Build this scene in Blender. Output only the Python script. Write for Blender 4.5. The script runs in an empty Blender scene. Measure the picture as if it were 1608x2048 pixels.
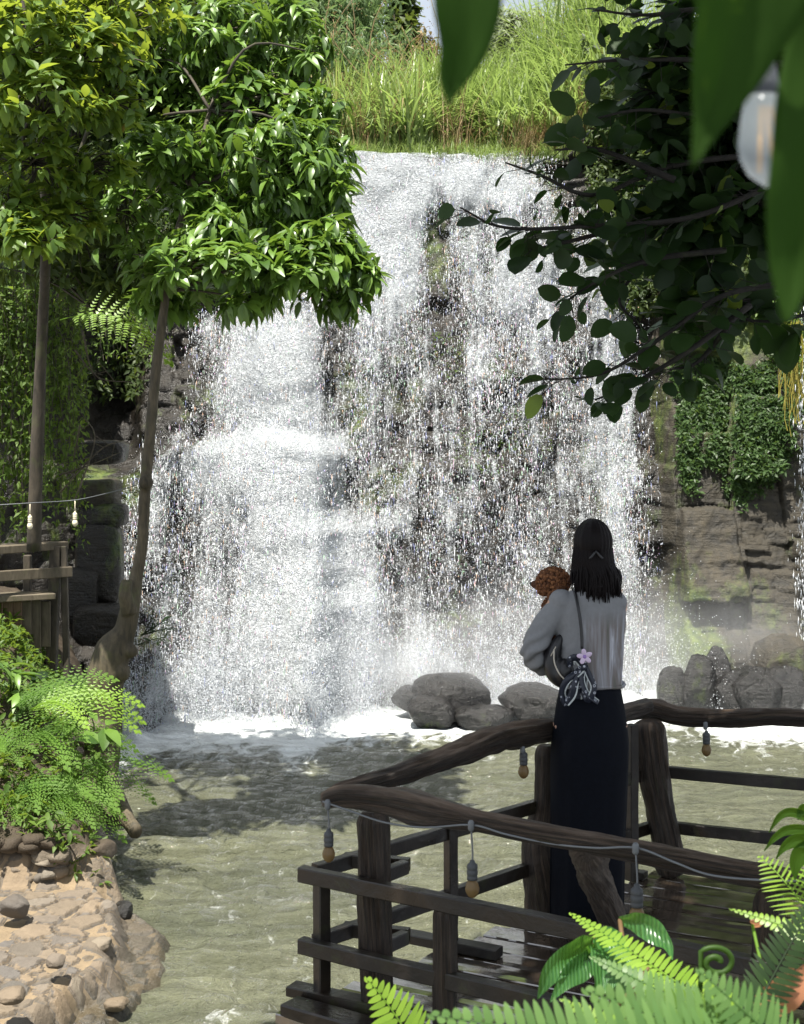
import bpy, math, random
import numpy as np
from mathutils import Vector, Matrix

random.seed(7)
rng = np.random.default_rng(11)
scene = bpy.context.scene

# ------------------------------------------------------------------ camera
F, E, HY = 2900.0, 2.95, 870.0          # focal length in px, eye height, horizon row
cam_d = bpy.data.cameras.new('camera')
cam = bpy.data.objects.new('camera', cam_d)
scene.collection.objects.link(cam)
cam.location = (0, 0, E)
cam.rotation_euler = (math.radians(90), 0, 0)
cam_d.sensor_fit = 'HORIZONTAL'
cam_d.sensor_width = 36.0
cam_d.lens = 36.0 * F / 1608.0
# portrait frame: shift is measured in units of the larger side
cam_d.shift_y = -(1024.0 - HY) / 1608.0
cam_d.clip_start = 0.05
cam_d.clip_end = 500
cam_d.dof.use_dof = True
cam_d.dof.focus_distance = 7.5
cam_d.dof.aperture_fstop = 15.0
scene.camera = cam

# ------------------------------------------------------------------ sky + sun
SUN_AZ, SUN_EL = math.radians(207), math.radians(69)
SUND = Vector((math.sin(SUN_AZ) * math.cos(SUN_EL), math.cos(SUN_AZ) * math.cos(SUN_EL), math.sin(SUN_EL)))
world = bpy.data.worlds.new('World')
scene.world = world
world.use_nodes = True
wnt = world.node_tree
bg = wnt.nodes['Background']
sky = wnt.nodes.new('ShaderNodeTexSky')
sky.sky_type = 'NISHITA'
sky.sun_disc = False
sky.sun_elevation = SUN_EL
sky.sun_rotation = SUN_AZ
sky.dust_density = 1.6
# thin bright cloud over part of the sky
wtc = wnt.nodes.new('ShaderNodeTexCoord')
wmp = wnt.nodes.new('ShaderNodeMapping'); wmp.inputs['Scale'].default_value = (1, 1, 2.5); wnt.links.new(wtc.outputs['Generated'], wmp.inputs[0])
wno = wnt.nodes.new('ShaderNodeTexNoise'); wno.inputs['Scale'].default_value = 3.0; wno.inputs['Detail'].default_value = 5; wnt.links.new(wmp.outputs[0], wno.inputs[0])
wmr = wnt.nodes.new('ShaderNodeMapRange'); wmr.inputs[1].default_value = .38; wmr.inputs[2].default_value = .62; wmr.inputs[3].default_value = .5; wmr.inputs[4].default_value = .95; wnt.links.new(wno.outputs[0], wmr.inputs[0])
wmx = wnt.nodes.new('ShaderNodeMix'); wmx.data_type = 'RGBA'; wnt.links.new(wmr.outputs[0], wmx.inputs[0]); wnt.links.new(sky.outputs[0], wmx.inputs[6]); wmx.inputs[7].default_value = (8.5, 9.0, 9.6, 1)
wnt.links.new(wmx.outputs[2], bg.inputs[0])
bg.inputs[1].default_value = 0.052
sun_d = bpy.data.lights.new('sun', 'SUN')
sun_d.energy = 5.0
sun_d.angle = math.radians(0.5)
sun_d.color = (1.0, 0.95, 0.86)
sun = bpy.data.objects.new('sun', sun_d)
scene.collection.objects.link(sun)
sun.rotation_euler = SUND.to_track_quat('Z', 'Y').to_euler()

scene.view_settings.view_transform = 'Standard'
scene.view_settings.look = 'None'
scene.view_settings.gamma = 1.0
scene.view_settings.exposure = 1.25
scene.render.engine = 'CYCLES'
cy = scene.cycles
cy.max_bounces = 7
cy.diffuse_bounces = 3
cy.glossy_bounces = 3
cy.transmission_bounces = 4
cy.transparent_max_bounces = 10
cy.sample_clamp_indirect = 6.0
cy.volume_bounces = 1
# ------------------------------------------------------------------ helpers
def P(px, py, Y):
    return Vector(((px - 804) * Y / F, Y, E - (py - HY) * Y / F))
def G(px, py, z):
    return P(px, py, F * (E - z) / (py - HY))
def proj(V):
    V = np.asarray(V)
    return np.stack([804 + F * V[..., 0] / V[..., 1], HY + F * (E - V[..., 2]) / V[..., 1]], -1)

def tag(o, label=None, cat=None, group=None, kind=None):
    if label: o['label'] = label
    if cat: o['category'] = cat
    if group: o['group'] = group
    if kind: o['kind'] = kind
    return o
def empty(name, loc=(0, 0, 0), label=None, cat=None, group=None, rz=0.0):
    o = bpy.data.objects.new(name, None)
    scene.collection.objects.link(o)
    o.location = loc
    o.rotation_euler = (0, 0, rz)
    o.empty_display_size = 0.1
    return tag(o, label, cat, group)

def _h(ix, iy, iz, seed):
    h = (ix.astype(np.int64) * 374761393 + iy.astype(np.int64) * 668265263 + iz.astype(np.int64) * 2147483647 + seed * 974711) & 0xffffffff
    h = ((h ^ (h >> 13)) * 1274126177) & 0xffffffff
    h = ((h ^ (h >> 15)) * 2246822519) & 0xffffffff
    return ((h ^ (h >> 16)) & 0xffffff) / float(0xffffff)
def vn(x, y, z=0.0, seed=0):
    x, y, z = np.broadcast_arrays(np.asarray(x, float), np.asarray(y, float), np.asarray(z, float))
    ix, iy, iz = np.floor(x), np.floor(y), np.floor(z)
    fx, fy, fz = x - ix, y - iy, z - iz
    fx = fx * fx * (3 - 2 * fx); fy = fy * fy * (3 - 2 * fy); fz = fz * fz * (3 - 2 * fz)
    r = 0
    for a in (0, 1):
        wa = fx if a else 1 - fx
        for b in (0, 1):
            wb = fy if b else 1 - fy
            for c in (0, 1):
                wc = fz if c else 1 - fz
                r = r + wa * wb * wc * _h(ix + a, iy + b, iz + c, seed)
    return r * 2 - 1
def fbm(x, y, z=0.0, o=4, seed=0, g=0.5):
    r = 0; a = 1.0; t = 0
    for k in range(o):
        r = r + a * vn(np.asarray(x) * 2 ** k, np.asarray(y) * 2 ** k, np.asarray(z) * 2 ** k, seed + k * 17)
        t += a; a *= g
    return r / t
def vor(x, y, seed=0):
    """2-D cells: F1, F2, random id"""
    x = np.asarray(x, float); y = np.asarray(y, float)
    ix, iy = np.floor(x), np.floor(y)
    f1 = np.full(x.shape, 9.0); f2 = np.full(x.shape, 9.0); cid = np.zeros(x.shape)
    z = np.zeros_like(ix)
    for a in (-1, 0, 1):
        for b in (-1, 0, 1):
            jx = _h(ix + a, iy + b, z, seed); jy = _h(ix + a, iy + b, z, seed + 5)
            d = np.hypot(ix + a + jx - x, iy + b + jy - y)
            nid = _h(ix + a, iy + b, z, seed + 9)
            m = d < f1
            f2 = np.where(m, f1, np.minimum(f2, d))
            cid = np.where(m, nid, cid)
            f1 = np.where(m, d, f1)
    return f1, f2, cid
def S(a, b, x):
    t = np.clip((np.asarray(x, float) - a) / (b - a), 0, 1)
    return t * t * (3 - 2 * t)

def mesh_np(name, V, faces, mat=None, parent=None, smooth=True, attrs=None, loc=None, mats=None, midx=None):
    """faces: list of (m,k) int arrays.  attrs: {name: (n,) or (n,3)} on points"""
    V = np.ascontiguousarray(V, dtype=np.float32)
    me = bpy.data.meshes.new(name)
    me.vertices.add(len(V))
    me.vertices.foreach_set('co', V.ravel())
    if isinstance(faces, np.ndarray): faces = [faces]
    faces = [np.asarray(f, dtype=np.int32) for f in faces if len(f)]
    tot = sum(f.size for f in faces); nf = sum(len(f) for f in faces)
    me.loops.add(tot)
    me.loops.foreach_set('vertex_index', np.concatenate([f.ravel() for f in faces]))
    me.polygons.add(nf)
    st = []; off = 0
    for f in faces:
        st.append(off + np.arange(len(f), dtype=np.int32) * f.shape[1]); off += f.size
    me.polygons.foreach_set('loop_start', np.concatenate(st))
    try:
        me.polygons.foreach_set('loop_total', np.concatenate([np.full(len(f), f.shape[1], np.int32) for f in faces]))
    except Exception: pass
    if midx is not None:
        me.polygons.foreach_set('material_index', np.asarray(midx, np.int32))
    me.polygons.foreach_set('use_smooth', np.full(nf, smooth, bool))
    me.update(calc_edges=True)
    if attrs:
        for k, a in attrs.items():
            a = np.asarray(a, np.float32)
            if a.ndim == 1:
                at = me.attributes.new(k, 'FLOAT', 'POINT'); at.data.foreach_set('value', a)
            else:
                at = me.attributes.new(k, 'FLOAT_VECTOR', 'POINT'); at.data.foreach_set('vector', a.ravel())
    if mats:
        for m in mats: me.materials.append(m)
    elif mat: me.materials.append(mat)
    o = bpy.data.objects.new(name, me)
    scene.collection.objects.link(o)
    if loc is not None: o.location = loc
    if parent is not None:
        o.parent = parent
    return o

class MB:
    """collects pieces (verts, face lists) into ONE mesh"""
    def __init__(s): s.V = []; s.F = {}; s.n = 0; s.A = []
    def add(s, V, faces, a=0.0):
        V = np.asarray(V, float)
        if isinstance(faces, np.ndarray): faces = [faces]
        for f in faces:
            f = np.asarray(f)
            if len(f): s.F.setdefault(f.shape[1], []).append(f + s.n)
        s.V.append(V); s.n += len(V)
        s.A.append(np.full(len(V), a) if np.isscalar(a) else np.asarray(a))
        return s
    def build(s, name, mat, parent=None, smooth=True, loc=None, wloc=None):
        V = np.concatenate(s.V)
        if wloc is not None: V = V - np.asarray(wloc)
        return mesh_np(name, V, [np.concatenate(f) for f in s.F.values()], mat, parent, smooth, {'tint': np.concatenate(s.A)}, loc)

def box_vf(c, sz, rot=None, bev=0.0):
    """bevelled box: chamfered along all edges"""
    sx, sy, sz_ = [v / 2 for v in sz]
    if bev <= 0:
        v = np.array([[x, y, z] for x in (-sx, sx) for y in (-sy, sy) for z in (-sz_, sz_)])
        f = np.array([[0, 1, 3, 2], [4, 6, 7, 5], [0, 4, 5, 1], [2, 3, 7, 6], [0, 2, 6, 4], [1, 5, 7, 3]])
        fs = [f]
    else:
        b = bev; pts = []; idx = {}
        for ix in (-1, 1):
            for iy in (-1, 1):
                for iz in (-1, 1):
                    idx[(ix, iy, iz)] = len(pts)
                    pts += [[ix * sx, iy * (sy - b), iz * (sz_ - b)], [ix * (sx - b), iy * sy, iz * (sz_ - b)], [ix * (sx - b), iy * (sy - b), iz * sz_]]
        v = np.array(pts); q = []; t = []
        def k(a, c_): return idx[a] + c_
        for s_ in (-1, 1):
            a = [k((s_, -1, -1), 0), k((s_, 1, -1), 0), k((s_, 1, 1), 0), k((s_, -1, 1), 0)]; q.append(a if s_ > 0 else a[::-1])
            a = [k((-1, s_, -1), 1), k((-1, s_, 1), 1), k((1, s_, 1), 1), k((1, s_, -1), 1)]; q.append(a if s_ > 0 else a[::-1])
            a = [k((-1, -1, s_), 2), k((1, -1, s_), 2), k((1, 1, s_), 2), k((-1, 1, s_), 2)]; q.append(a if s_ > 0 else a[::-1])
        for p in (-1, 1):
            for r in (-1, 1):
                q.append([k((p, r, -1), 0), k((p, r, 1), 0), k((p, r, 1), 1), k((p, r, -1), 1)])
                q.append([k((p, -1, r), 0), k((p, 1, r), 0), k((p, 1, r), 2), k((p, -1, r), 2)])
                q.append([k((-1, p, r), 1), k((1, p, r), 1), k((1, p, r), 2), k((-1, p, r), 2)])
        for a in idx.values(): t.append([a, a + 1, a + 2])
        fs = [np.array(q), np.array(t)]
    if rot is not None: v = v @ np.array(rot).T
    return v + np.asarray(c, float), fs

def beam_vf(p0, p1, w, h, bev=0.004, up=(0, 0, 1), sub=0, wob=0.0):
    """rectangular beam from p0 to p1 (centres), w sideways, h upwards"""
    p0, p1 = Vector(p0), Vector(p1)
    x = (p1 - p0); L = x.length; x = x.normalized()
    up = Vector(up); y = up.cross(x)
    if y.length < 1e-4: y = Vector((0, 1, 0)).cross(x)
    y = y.normalized(); z = x.cross(y)
    R = np.array([[x[i], y[i], z[i]] for i in range(3)])
    return box_vf((p0 + p1) / 2, (L, w, h), R, bev)

def tube_vf(pts, radii, seg=8, cap=True, fl=1.0, disp=None, twist=None):
    """tube through pts (parallel transport).  fl flattens the second axis"""
    P_ = np.array([list(p) for p in pts], float); n = len(P_)
    R = np.broadcast_to(np.asarray(radii, float), (n,))
    T = np.gradient(P_, axis=0); T /= np.maximum(np.linalg.norm(T, axis=1)[:, None], 1e-9)
    a = np.array([0, 0, 1.0]) if abs(T[0][2]) < 0.9 else np.array([0, 1.0, 0])
    u = np.cross(T[0], a); u /= np.linalg.norm(u)
    V = []
    th = np.linspace(0, 2 * np.pi, seg, endpoint=False)
    for i in range(n):
        u = u - T[i] * np.dot(u, T[i]); u /= max(np.linalg.norm(u), 1e-9)
        w = np.cross(T[i], u)
        r = R[i] * np.ones(seg)
        if disp is not None: r = r * disp[i]
        V.append(P_[i] + (np.cos(th) * r)[:, None] * u + (np.sin(th) * r * fl)[:, None] * w)
    V = np.concatenate(V)
    i, j = np.meshgrid(np.arange(n - 1), np.arange(seg), indexing='ij')
    q = np.stack([i * seg + j, i * seg + (j + 1) % seg, (i + 1) * seg + (j + 1) % seg, (i + 1) * seg + j], -1).reshape(-1, 4)
    fs = [q]
    if cap:
        nV = len(V); V = np.concatenate([V, P_[:1], P_[-1:]])
        j = np.arange(seg)
        fs.append(np.concatenate([np.stack([(j + 1) % seg, j, np.full(seg, nV)], -1),
                                  np.stack([(n - 1) * seg + j, (n - 1) * seg + (j + 1) % seg, np.full(seg, nV + 1)], -1)]))
    return V, fs

def spline(pts, n):
    """Catmull-Rom through pts"""
    p = np.array([list(q) for q in pts], float)
    p = np.concatenate([[2 * p[0] - p[1]], p, [2 * p[-1] - p[-2]]])
    m = len(p) - 3; out = []
    for t in np.linspace(0, m - 1e-6, n):
        k = int(t); s = t - k; a, b, c, d = p[k:k + 4]
        out.append(0.5 * (2 * b + (c - a) * s + (2 * a - 5 * b + 4 * c - d) * s * s + (3 * b - a - 3 * c + d) * s ** 3))
    return np.array(out)

def sphere_vf(c, r, seg=12, rings=8, rot=None):
    r = np.broadcast_to(np.asarray(r, float), (3,))
    V = [[0, 0, 1.0]]
    for i in range(1, rings):
        a = math.pi * i / rings
        for j in range(seg):
            b = 2 * math.pi * j / seg
            V.append([math.sin(a) * math.cos(b), math.sin(a) * math.sin(b), math.cos(a)])
    V.append([0, 0, -1.0]); V = np.array(V) * r
    if rot is not None: V = V @ np.array(rot).T
    t = []; q = []
    for j in range(seg):
        t.append([0, 1 + j, 1 + (j + 1) % seg])
        b = 1 + (rings - 2) * seg
        t.append([b + j, len(V) - 1, b + (j + 1) % seg])
        for i in range(rings - 2):
            a = 1 + i * seg
            q.append([a + j, a + seg + j, a + seg + (j + 1) % seg, a + (j + 1) % seg])
    return V + np.asarray(c, float), [np.array(t), np.array(q)]

def lathe_vf(prof, c, seg=14, axis=None):
    """prof: list of (r, z)"""
    pts = [(0, 0, z) for r, z in prof]
    th = np.linspace(0, 2 * np.pi, seg, endpoint=False)
    V = np.concatenate([np.stack([r * np.cos(th), r * np.sin(th), np.full(seg, z)], -1) for r, z in prof])
    n = len(prof)
    i, j = np.meshgrid(np.arange(n - 1), np.arange(seg), indexing='ij')
    q = np.stack([i * seg + j, i * seg + (j + 1) % seg, (i + 1) * seg + (j + 1) % seg, (i + 1) * seg + j], -1).reshape(-1, 4)
    V2 = np.concatenate([V, [[0, 0, prof[0][1]], [0, 0, prof[-1][1]]]])
    j = np.arange(seg)
    t = np.concatenate([np.stack([(j + 1) % seg, j, np.full(seg, n * seg)], -1),
                        np.stack([(n - 1) * seg + j, (n - 1) * seg + (j + 1) % seg, np.full(seg, n * seg + 1)], -1)])
    if axis is not None:
        V2 = V2 @ np.array(axis).T
    return V2 + np.asarray(c, float), [q, t]

def remesh(name, mb, mat, parent=None, voxel=0.01, smooth_it=4, loc=None, wloc=None, post=None, extra=None):
    """fuse the collected pieces into one continuous skin"""
    o = mb.build(name, mat, None, True, None, wloc)
    m = o.modifiers.new('r', 'REMESH'); m.mode = 'VOXEL'; m.voxel_size = voxel; m.use_smooth_shade = True
    if smooth_it:
        s = o.modifiers.new('s', 'SMOOTH'); s.iterations = smooth_it; s.factor = 0.5
    dg = bpy.context.evaluated_depsgraph_get(); dg.update()
    me = bpy.data.meshes.new_from_object(o.evaluated_get(dg), depsgraph=dg)
    old = o.data
    o.modifiers.clear()
    o.data = me; bpy.data.meshes.remove(old)
    me.name = name
    if not me.materials and mat: me.materials.append(mat)
    if post is not None:
        n = len(me.vertices); co = np.empty(n * 3, np.float32); me.vertices.foreach_get('co', co)
        no = np.empty(n * 3, np.float32); me.vertices.foreach_get('normal', no)
        co = post(co.reshape(-1, 3).astype(float), no.reshape(-1, 3).astype(float))
        me.vertices.foreach_set('co', np.ascontiguousarray(co, np.float32).ravel()); me.update()
    me.polygons.foreach_set('use_smooth', np.ones(len(me.polygons), bool))
    if loc is not None: o.location = loc
    if parent is not None: o.parent = parent
    return o

def frames(d, nrm):
    """rotation matrices (N,3,3), columns: leaf axis, side, normal"""
    d = d / np.maximum(np.linalg.norm(d, axis=1)[:, None], 1e-9)
    s = np.cross(nrm, d); s /= np.maximum(np.linalg.norm(s, axis=1)[:, None], 1e-9)
    n = np.cross(d, s)
    return np.stack([d, s, n], -1)
def scatter(tV, tF, M, L, tint=None):
    """instances of a template as plain arrays"""
    tV = np.asarray(tV, float); N = len(L); k = len(tV)
    V = np.einsum('nij,kj->nki', M, tV) + L[:, None, :]
    fs = [(np.asarray(f)[None] + (np.arange(N) * k)[:, None, None]).reshape(-1, np.asarray(f).shape[1]) for f in tF]
    a = np.repeat(tint if tint is not None else rng.random(N), k)
    return V.reshape(-1, 3), fs, a
def rdir(n, up=0.0):
    v = rng.normal(size=(n, 3)); v /= np.linalg.norm(v, axis=1)[:, None]
    v[:, 2] += up
    return v / np.linalg.norm(v, axis=1)[:, None]

def leaf_t(w=0.36, fold=0.25, curl=0.25, sec=(0, .12, .35, .62, .85, 1), prof=(0.02, .45, 1.0, .85, .4, 0)):
    """leaf of length 1 along x, folded along its midrib and drooping"""
    V = [[0, 0, 0]]; fs3 = []; fs4 = []
    idx = []
    for t, p in zip(sec[1:-1], prof[1:-1]):
        z = -curl * t * t; h = w * p / 2
        i = len(V); V += [[t, -h, z + fold * h], [t, 0, z], [t, h, z + fold * h]]; idx.append((i, i + 1, i + 2))
    V.append([1 - .08 * curl, 0, -curl]); tip = len(V) - 1
    a = idx[0]; fs3 += [[0, a[1], a[0]], [0, a[2], a[1]]]
    for a, b in zip(idx[:-1], idx[1:]):
        fs4 += [[a[0], a[1], b[1], b[0]], [a[1], a[2], b[2], b[1]]]
    a = idx[-1]; fs3 += [[a[0], a[1], tip], [a[1], a[2], tip]]
    return np.array(V), [np.array(fs3), np.array(fs4)]
LEAF_LO = (np.array([[0, 0, 0], [.45, -.2, .03], [.5, 0, -.03], [.45, .2, .03], [1, 0, -.2]]), [np.array([[0, 2, 1], [0, 3, 2], [1, 2, 4], [2, 3, 4]])])
# ------------------------------------------------------------------ materials
def N(nt, typ, props=None, **ins):
    n = nt.nodes.new('ShaderNode' + typ)
    if props:
        for k, v in props.items(): setattr(n, k, v)
    for k, v in ins.items():
        key = int(k[1:]) if k[0] == 'i' and k[1:].isdigit() else k.replace('_', ' ')
        s = n.inputs[key]
        if isinstance(v, bpy.types.NodeSocket): nt.links.new(v, s)
        else: s.default_value = v
    return n
def newmat(name):
    m = bpy.data.materials.new(name); m.use_nodes = True
    nt = m.node_tree; nt.nodes.clear()
    out = nt.nodes.new('ShaderNodeOutputMaterial')
    return m, nt, out
def c4(c): return (c[0], c[1], c[2], 1.0)
def ramp(nt, fac, stops, interp='LINEAR'):
    r = nt.nodes.new('ShaderNodeValToRGB'); cr = r.color_ramp; cr.interpolation = interp
    while len(cr.elements) > 1: cr.elements.remove(cr.elements[-1])
    for i, (p, c) in enumerate(stops):
        e = cr.elements[0] if i == 0 else cr.elements.new(p)
        e.position = p; e.color = c4(c) if hasattr(c, '__len__') else (c, c, c, 1)
    nt.links.new(fac, r.inputs[0])
    return r.outputs[0]
def M_(nt, op, a, b=0.0, c=None, clamp=False):
    n = nt.nodes.new('ShaderNodeMath'); n.operation = op; n.use_clamp = clamp
    for i, v in enumerate((a, b, c)):
        if v is None: continue
        if isinstance(v, bpy.types.NodeSocket): nt.links.new(v, n.inputs[i])
        else: n.inputs[i].default_value = v
    return n.outputs[0]
def MR(nt, v, a, b, c, d, smooth=False):
    n = N(nt, 'MapRange', {'interpolation_type': 'SMOOTHSTEP' if smooth else 'LINEAR'}, Value=v)
    for k, x in zip((1, 2, 3, 4), (a, b, c, d)):
        if isinstance(x, bpy.types.NodeSocket): nt.links.new(x, n.inputs[k])
        else: n.inputs[k].default_value = x
    return n.outputs[0]
def mixc(nt, f, a, b, mode='MIX'):
    n = nt.nodes.new('ShaderNodeMix'); n.data_type = 'RGBA'; n.blend_type = mode
    for k, v in ((0, f), (6, a), (7, b)):
        if isinstance(v, bpy.types.NodeSocket): nt.links.new(v, n.inputs[k])
        elif k == 0: n.inputs[0].default_value = v
        else: n.inputs[k].default_value = c4(v)
    return n.outputs[2]
def noise_(nt, vec, scale, detail=4, rough=0.5, dist=0.0):
    n = N(nt, 'TexNoise', None, Vector=vec, Scale=scale, Detail=detail, Roughness=rough, Distortion=dist)
    return n.outputs[0]
def coords(nt, kind='Object'):
    return nt.nodes.new('ShaderNodeTexCoord').outputs[kind]
def geo_pos(nt): return nt.nodes.new('ShaderNodeNewGeometry').outputs['Position']
def scl(nt, v, s, loc=(0, 0, 0)):
    return N(nt, 'Mapping', None, Vector=v, Scale=s, Location=loc).outputs[0]
def bump(nt, h, st=0.5, d=0.01, nrm=None):
    n = N(nt, 'Bump', None, Strength=st, Distance=d, Height=h)
    if nrm is not None: nt.links.new(nrm, n.inputs['Normal'])
    return n.outputs[0]
def pbsdf(nt, out=None, **k):
    n = N(nt, 'BsdfPrincipled', None, **k)
    if out is not None: nt.links.new(n.outputs[0], out.inputs[0])
    return n

def leaf_mat(name, dark, light, trans=(.35, .5, .08), tw=0.35, rough=0.38, spec=0.5, yellow=None):
    m, nt, out = newmat(name)
    t = N(nt, 'Attribute', {'attribute_name': 'tint'}).outputs['Fac']
    st = [(0.0, dark), (0.75, light)]
    if yellow: st += [(0.96, light), (0.985, yellow)]
    col = ramp(nt, t, st)
    ns = noise_(nt, geo_pos(nt), 22, 3)
    col = mixc(nt, 0.35, col, mixc(nt, ns, (0.35, .38, .3), (1, 1, 1)), 'MULTIPLY')
    rg = MR(nt, noise_(nt, geo_pos(nt), 9, 2), .3, .7, rough - .08, rough + .16)
    b = pbsdf(nt, None, Base_Color=col, Roughness=rg)
    b.inputs['Specular IOR Level'].default_value = spec
    tr = N(nt, 'BsdfTranslucent', None, Color=mixc(nt, 0.6, col, trans))
    mx = N(nt, 'MixShader', None, i0=tw, i1=b.outputs[0], i2=tr.outputs[0])
    nt.links.new(mx.outputs[0], out.inputs[0])
    return m

def log_mat(name, c0, c1, rough, moss=.15):
    m, nt, out = newmat(name)
    fl = N(nt, 'Attribute', {'attribute_name': 'flow'}).outputs['Vector']
    g = noise_(nt, scl(nt, fl, (5, 5, 2.2)), 1.0, 6, .7, .5)
    g2 = noise_(nt, scl(nt, fl, (16, 16, 5)), 1.0, 5, .7, .3)
    big = noise_(nt, scl(nt, fl, (1, 1, 3)), 1.0, 4)
    col = ramp(nt, g, [(.32, c0), (.5, tuple((a + b) / 2.4 for a, b in zip(c0, c1))), (.72, c1)])  # wood grain, with the ridges painted paler as if lit
    col = mixc(nt, MR(nt, g2, .42, .56, .75, 0), col, tuple(x * .35 for x in c0))
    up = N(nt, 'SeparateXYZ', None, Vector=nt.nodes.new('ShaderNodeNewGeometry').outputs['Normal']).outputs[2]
    col = mixc(nt, M_(nt, 'MULTIPLY', MR(nt, up, .2, .9, 0, .8), MR(nt, big, .35, .6, 0, 1)), col, tuple(x * 1.5 for x in c1))  # upward sides painted lighter, a highlight along the log tops
    col = mixc(nt, MR(nt, noise_(nt, fl, 4.0, 6, .7), .56, .7, 0, moss), col, (.05, .06, .015))
    h = M_(nt, 'ADD', g, M_(nt, 'MULTIPLY', g2, .8))
    pbsdf(nt, out, Base_Color=col, Roughness=MR(nt, big, .35, .65, rough - .22, rough + .1), Normal=bump(nt, h, 1.0, .02))
    return m
def wood_mat(name, c0, c1, rough=0.55, grain=(6, 60, 60), axis='Object', wet=0.0, moss=0.0):
    m, nt, out = newmat(name)
    v = coords(nt, axis)
    g = noise_(nt, scl(nt, v, grain), 1.0, 6, 0.65, 0.6)
    big = noise_(nt, v, 3.0, 4)
    col = ramp(nt, g, [(.3, c0), (.7, c1)])
    col = mixc(nt, MR(nt, big, .3, .7, 0, .6), col, tuple(x * .45 for x in c0))
    if moss:
        mm = MR(nt, noise_(nt, v, 5.0, 6, .7), .55, .68, 0, moss)
        col = mixc(nt, mm, col, (.07, .09, .02))
    r = MR(nt, big, .35, .65, rough - wet * .35, rough + .12)
    pbsdf(nt, out, Base_Color=col, Roughness=r, Normal=bump(nt, g, .7, .008))
    return m

# --- rock of the cliff
def rock_mat(name, dk, br, moss_amt=0.45, rough=0.5, mscale=1.3, strat=True):
    m, nt, out = newmat(name)
    v = geo_pos(nt)
    n1 = noise_(nt, v, 1.1, 8, .62)
    n2 = noise_(nt, v, 7, 8, .7)
    col = ramp(nt, n1, [(.3, dk), (.5, tuple((a + b) / 2 for a, b in zip(dk, br))), (.68, br)])
    col = mixc(nt, MR(nt, n2, .35, .65, 0, .75), tuple(x * .4 for x in dk), col)
    vo = N(nt, 'TexVoronoi', {'feature': 'DISTANCE_TO_EDGE'}, Vector=scl(nt, mixc(nt, .12, v, N(nt, 'TexNoise', None, Vector=v, Scale=3.0).outputs[1], 'ADD'), (1.3, 1.3, .8)), Scale=1.7).outputs['Distance']
    crack = MR(nt, M_(nt, 'ADD', vo, M_(nt, 'MULTIPLY', MR(nt, n1, .4, .6, 0, 1), .03)), 0.0, .03, .35, 1)
    col = mixc(nt, crack, tuple(x * .4 for x in dk), col)
    st_ = noise_(nt, scl(nt, v, (.8, .8, 6)), 2.0, 6, .7)
    col = mixc(nt, MR(nt, st_, .42, .6, .0, .55), col, tuple(x * .45 for x in br))
    ms = noise_(nt, scl(nt, v, (1, 1, .5)), mscale, 7, .72)
    mf = MR(nt, ms, .62 - moss_amt * .25, .74 - moss_amt * .25, 0, 1)
    mc = ramp(nt, noise_(nt, v, 14, 4), [(.3, (.02, .045, .008)), (.7, (.13, .17, .03))])
    col = mixc(nt, mf, col, mc)
    rr = MR(nt, n2, .3, .7, rough - .2, rough + .25)
    h = M_(nt, 'ADD', M_(nt, 'MULTIPLY', n2, 1.0), M_(nt, 'ADD', M_(nt, 'MULTIPLY', crack, .25), M_(nt, 'MULTIPLY', st_, .8)))
    pbsdf(nt, out, Base_Color=col, Roughness=rr, Normal=bump(nt, h, .8, .06, bump(nt, noise_(nt, v, 45, 4), .5, .01)))
    return m
m_cliff = rock_mat('wet_dark_rock', (.012, .011, .010), (.048, .038, .026), .30, .35)
m_cliffr = rock_mat('brown_mossy_rock', (.028, .025, .018), (.10, .082, .052), .55, .6, .9)
m_boulder = rock_mat('boulder_rock', (.010, .010, .010), (.034, .032, .030), .05, .3, 1.5)
m_soil = rock_mat('bank_soil', (.03, .022, .014), (.12, .085, .05), .5, .8, 2.0)

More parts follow.
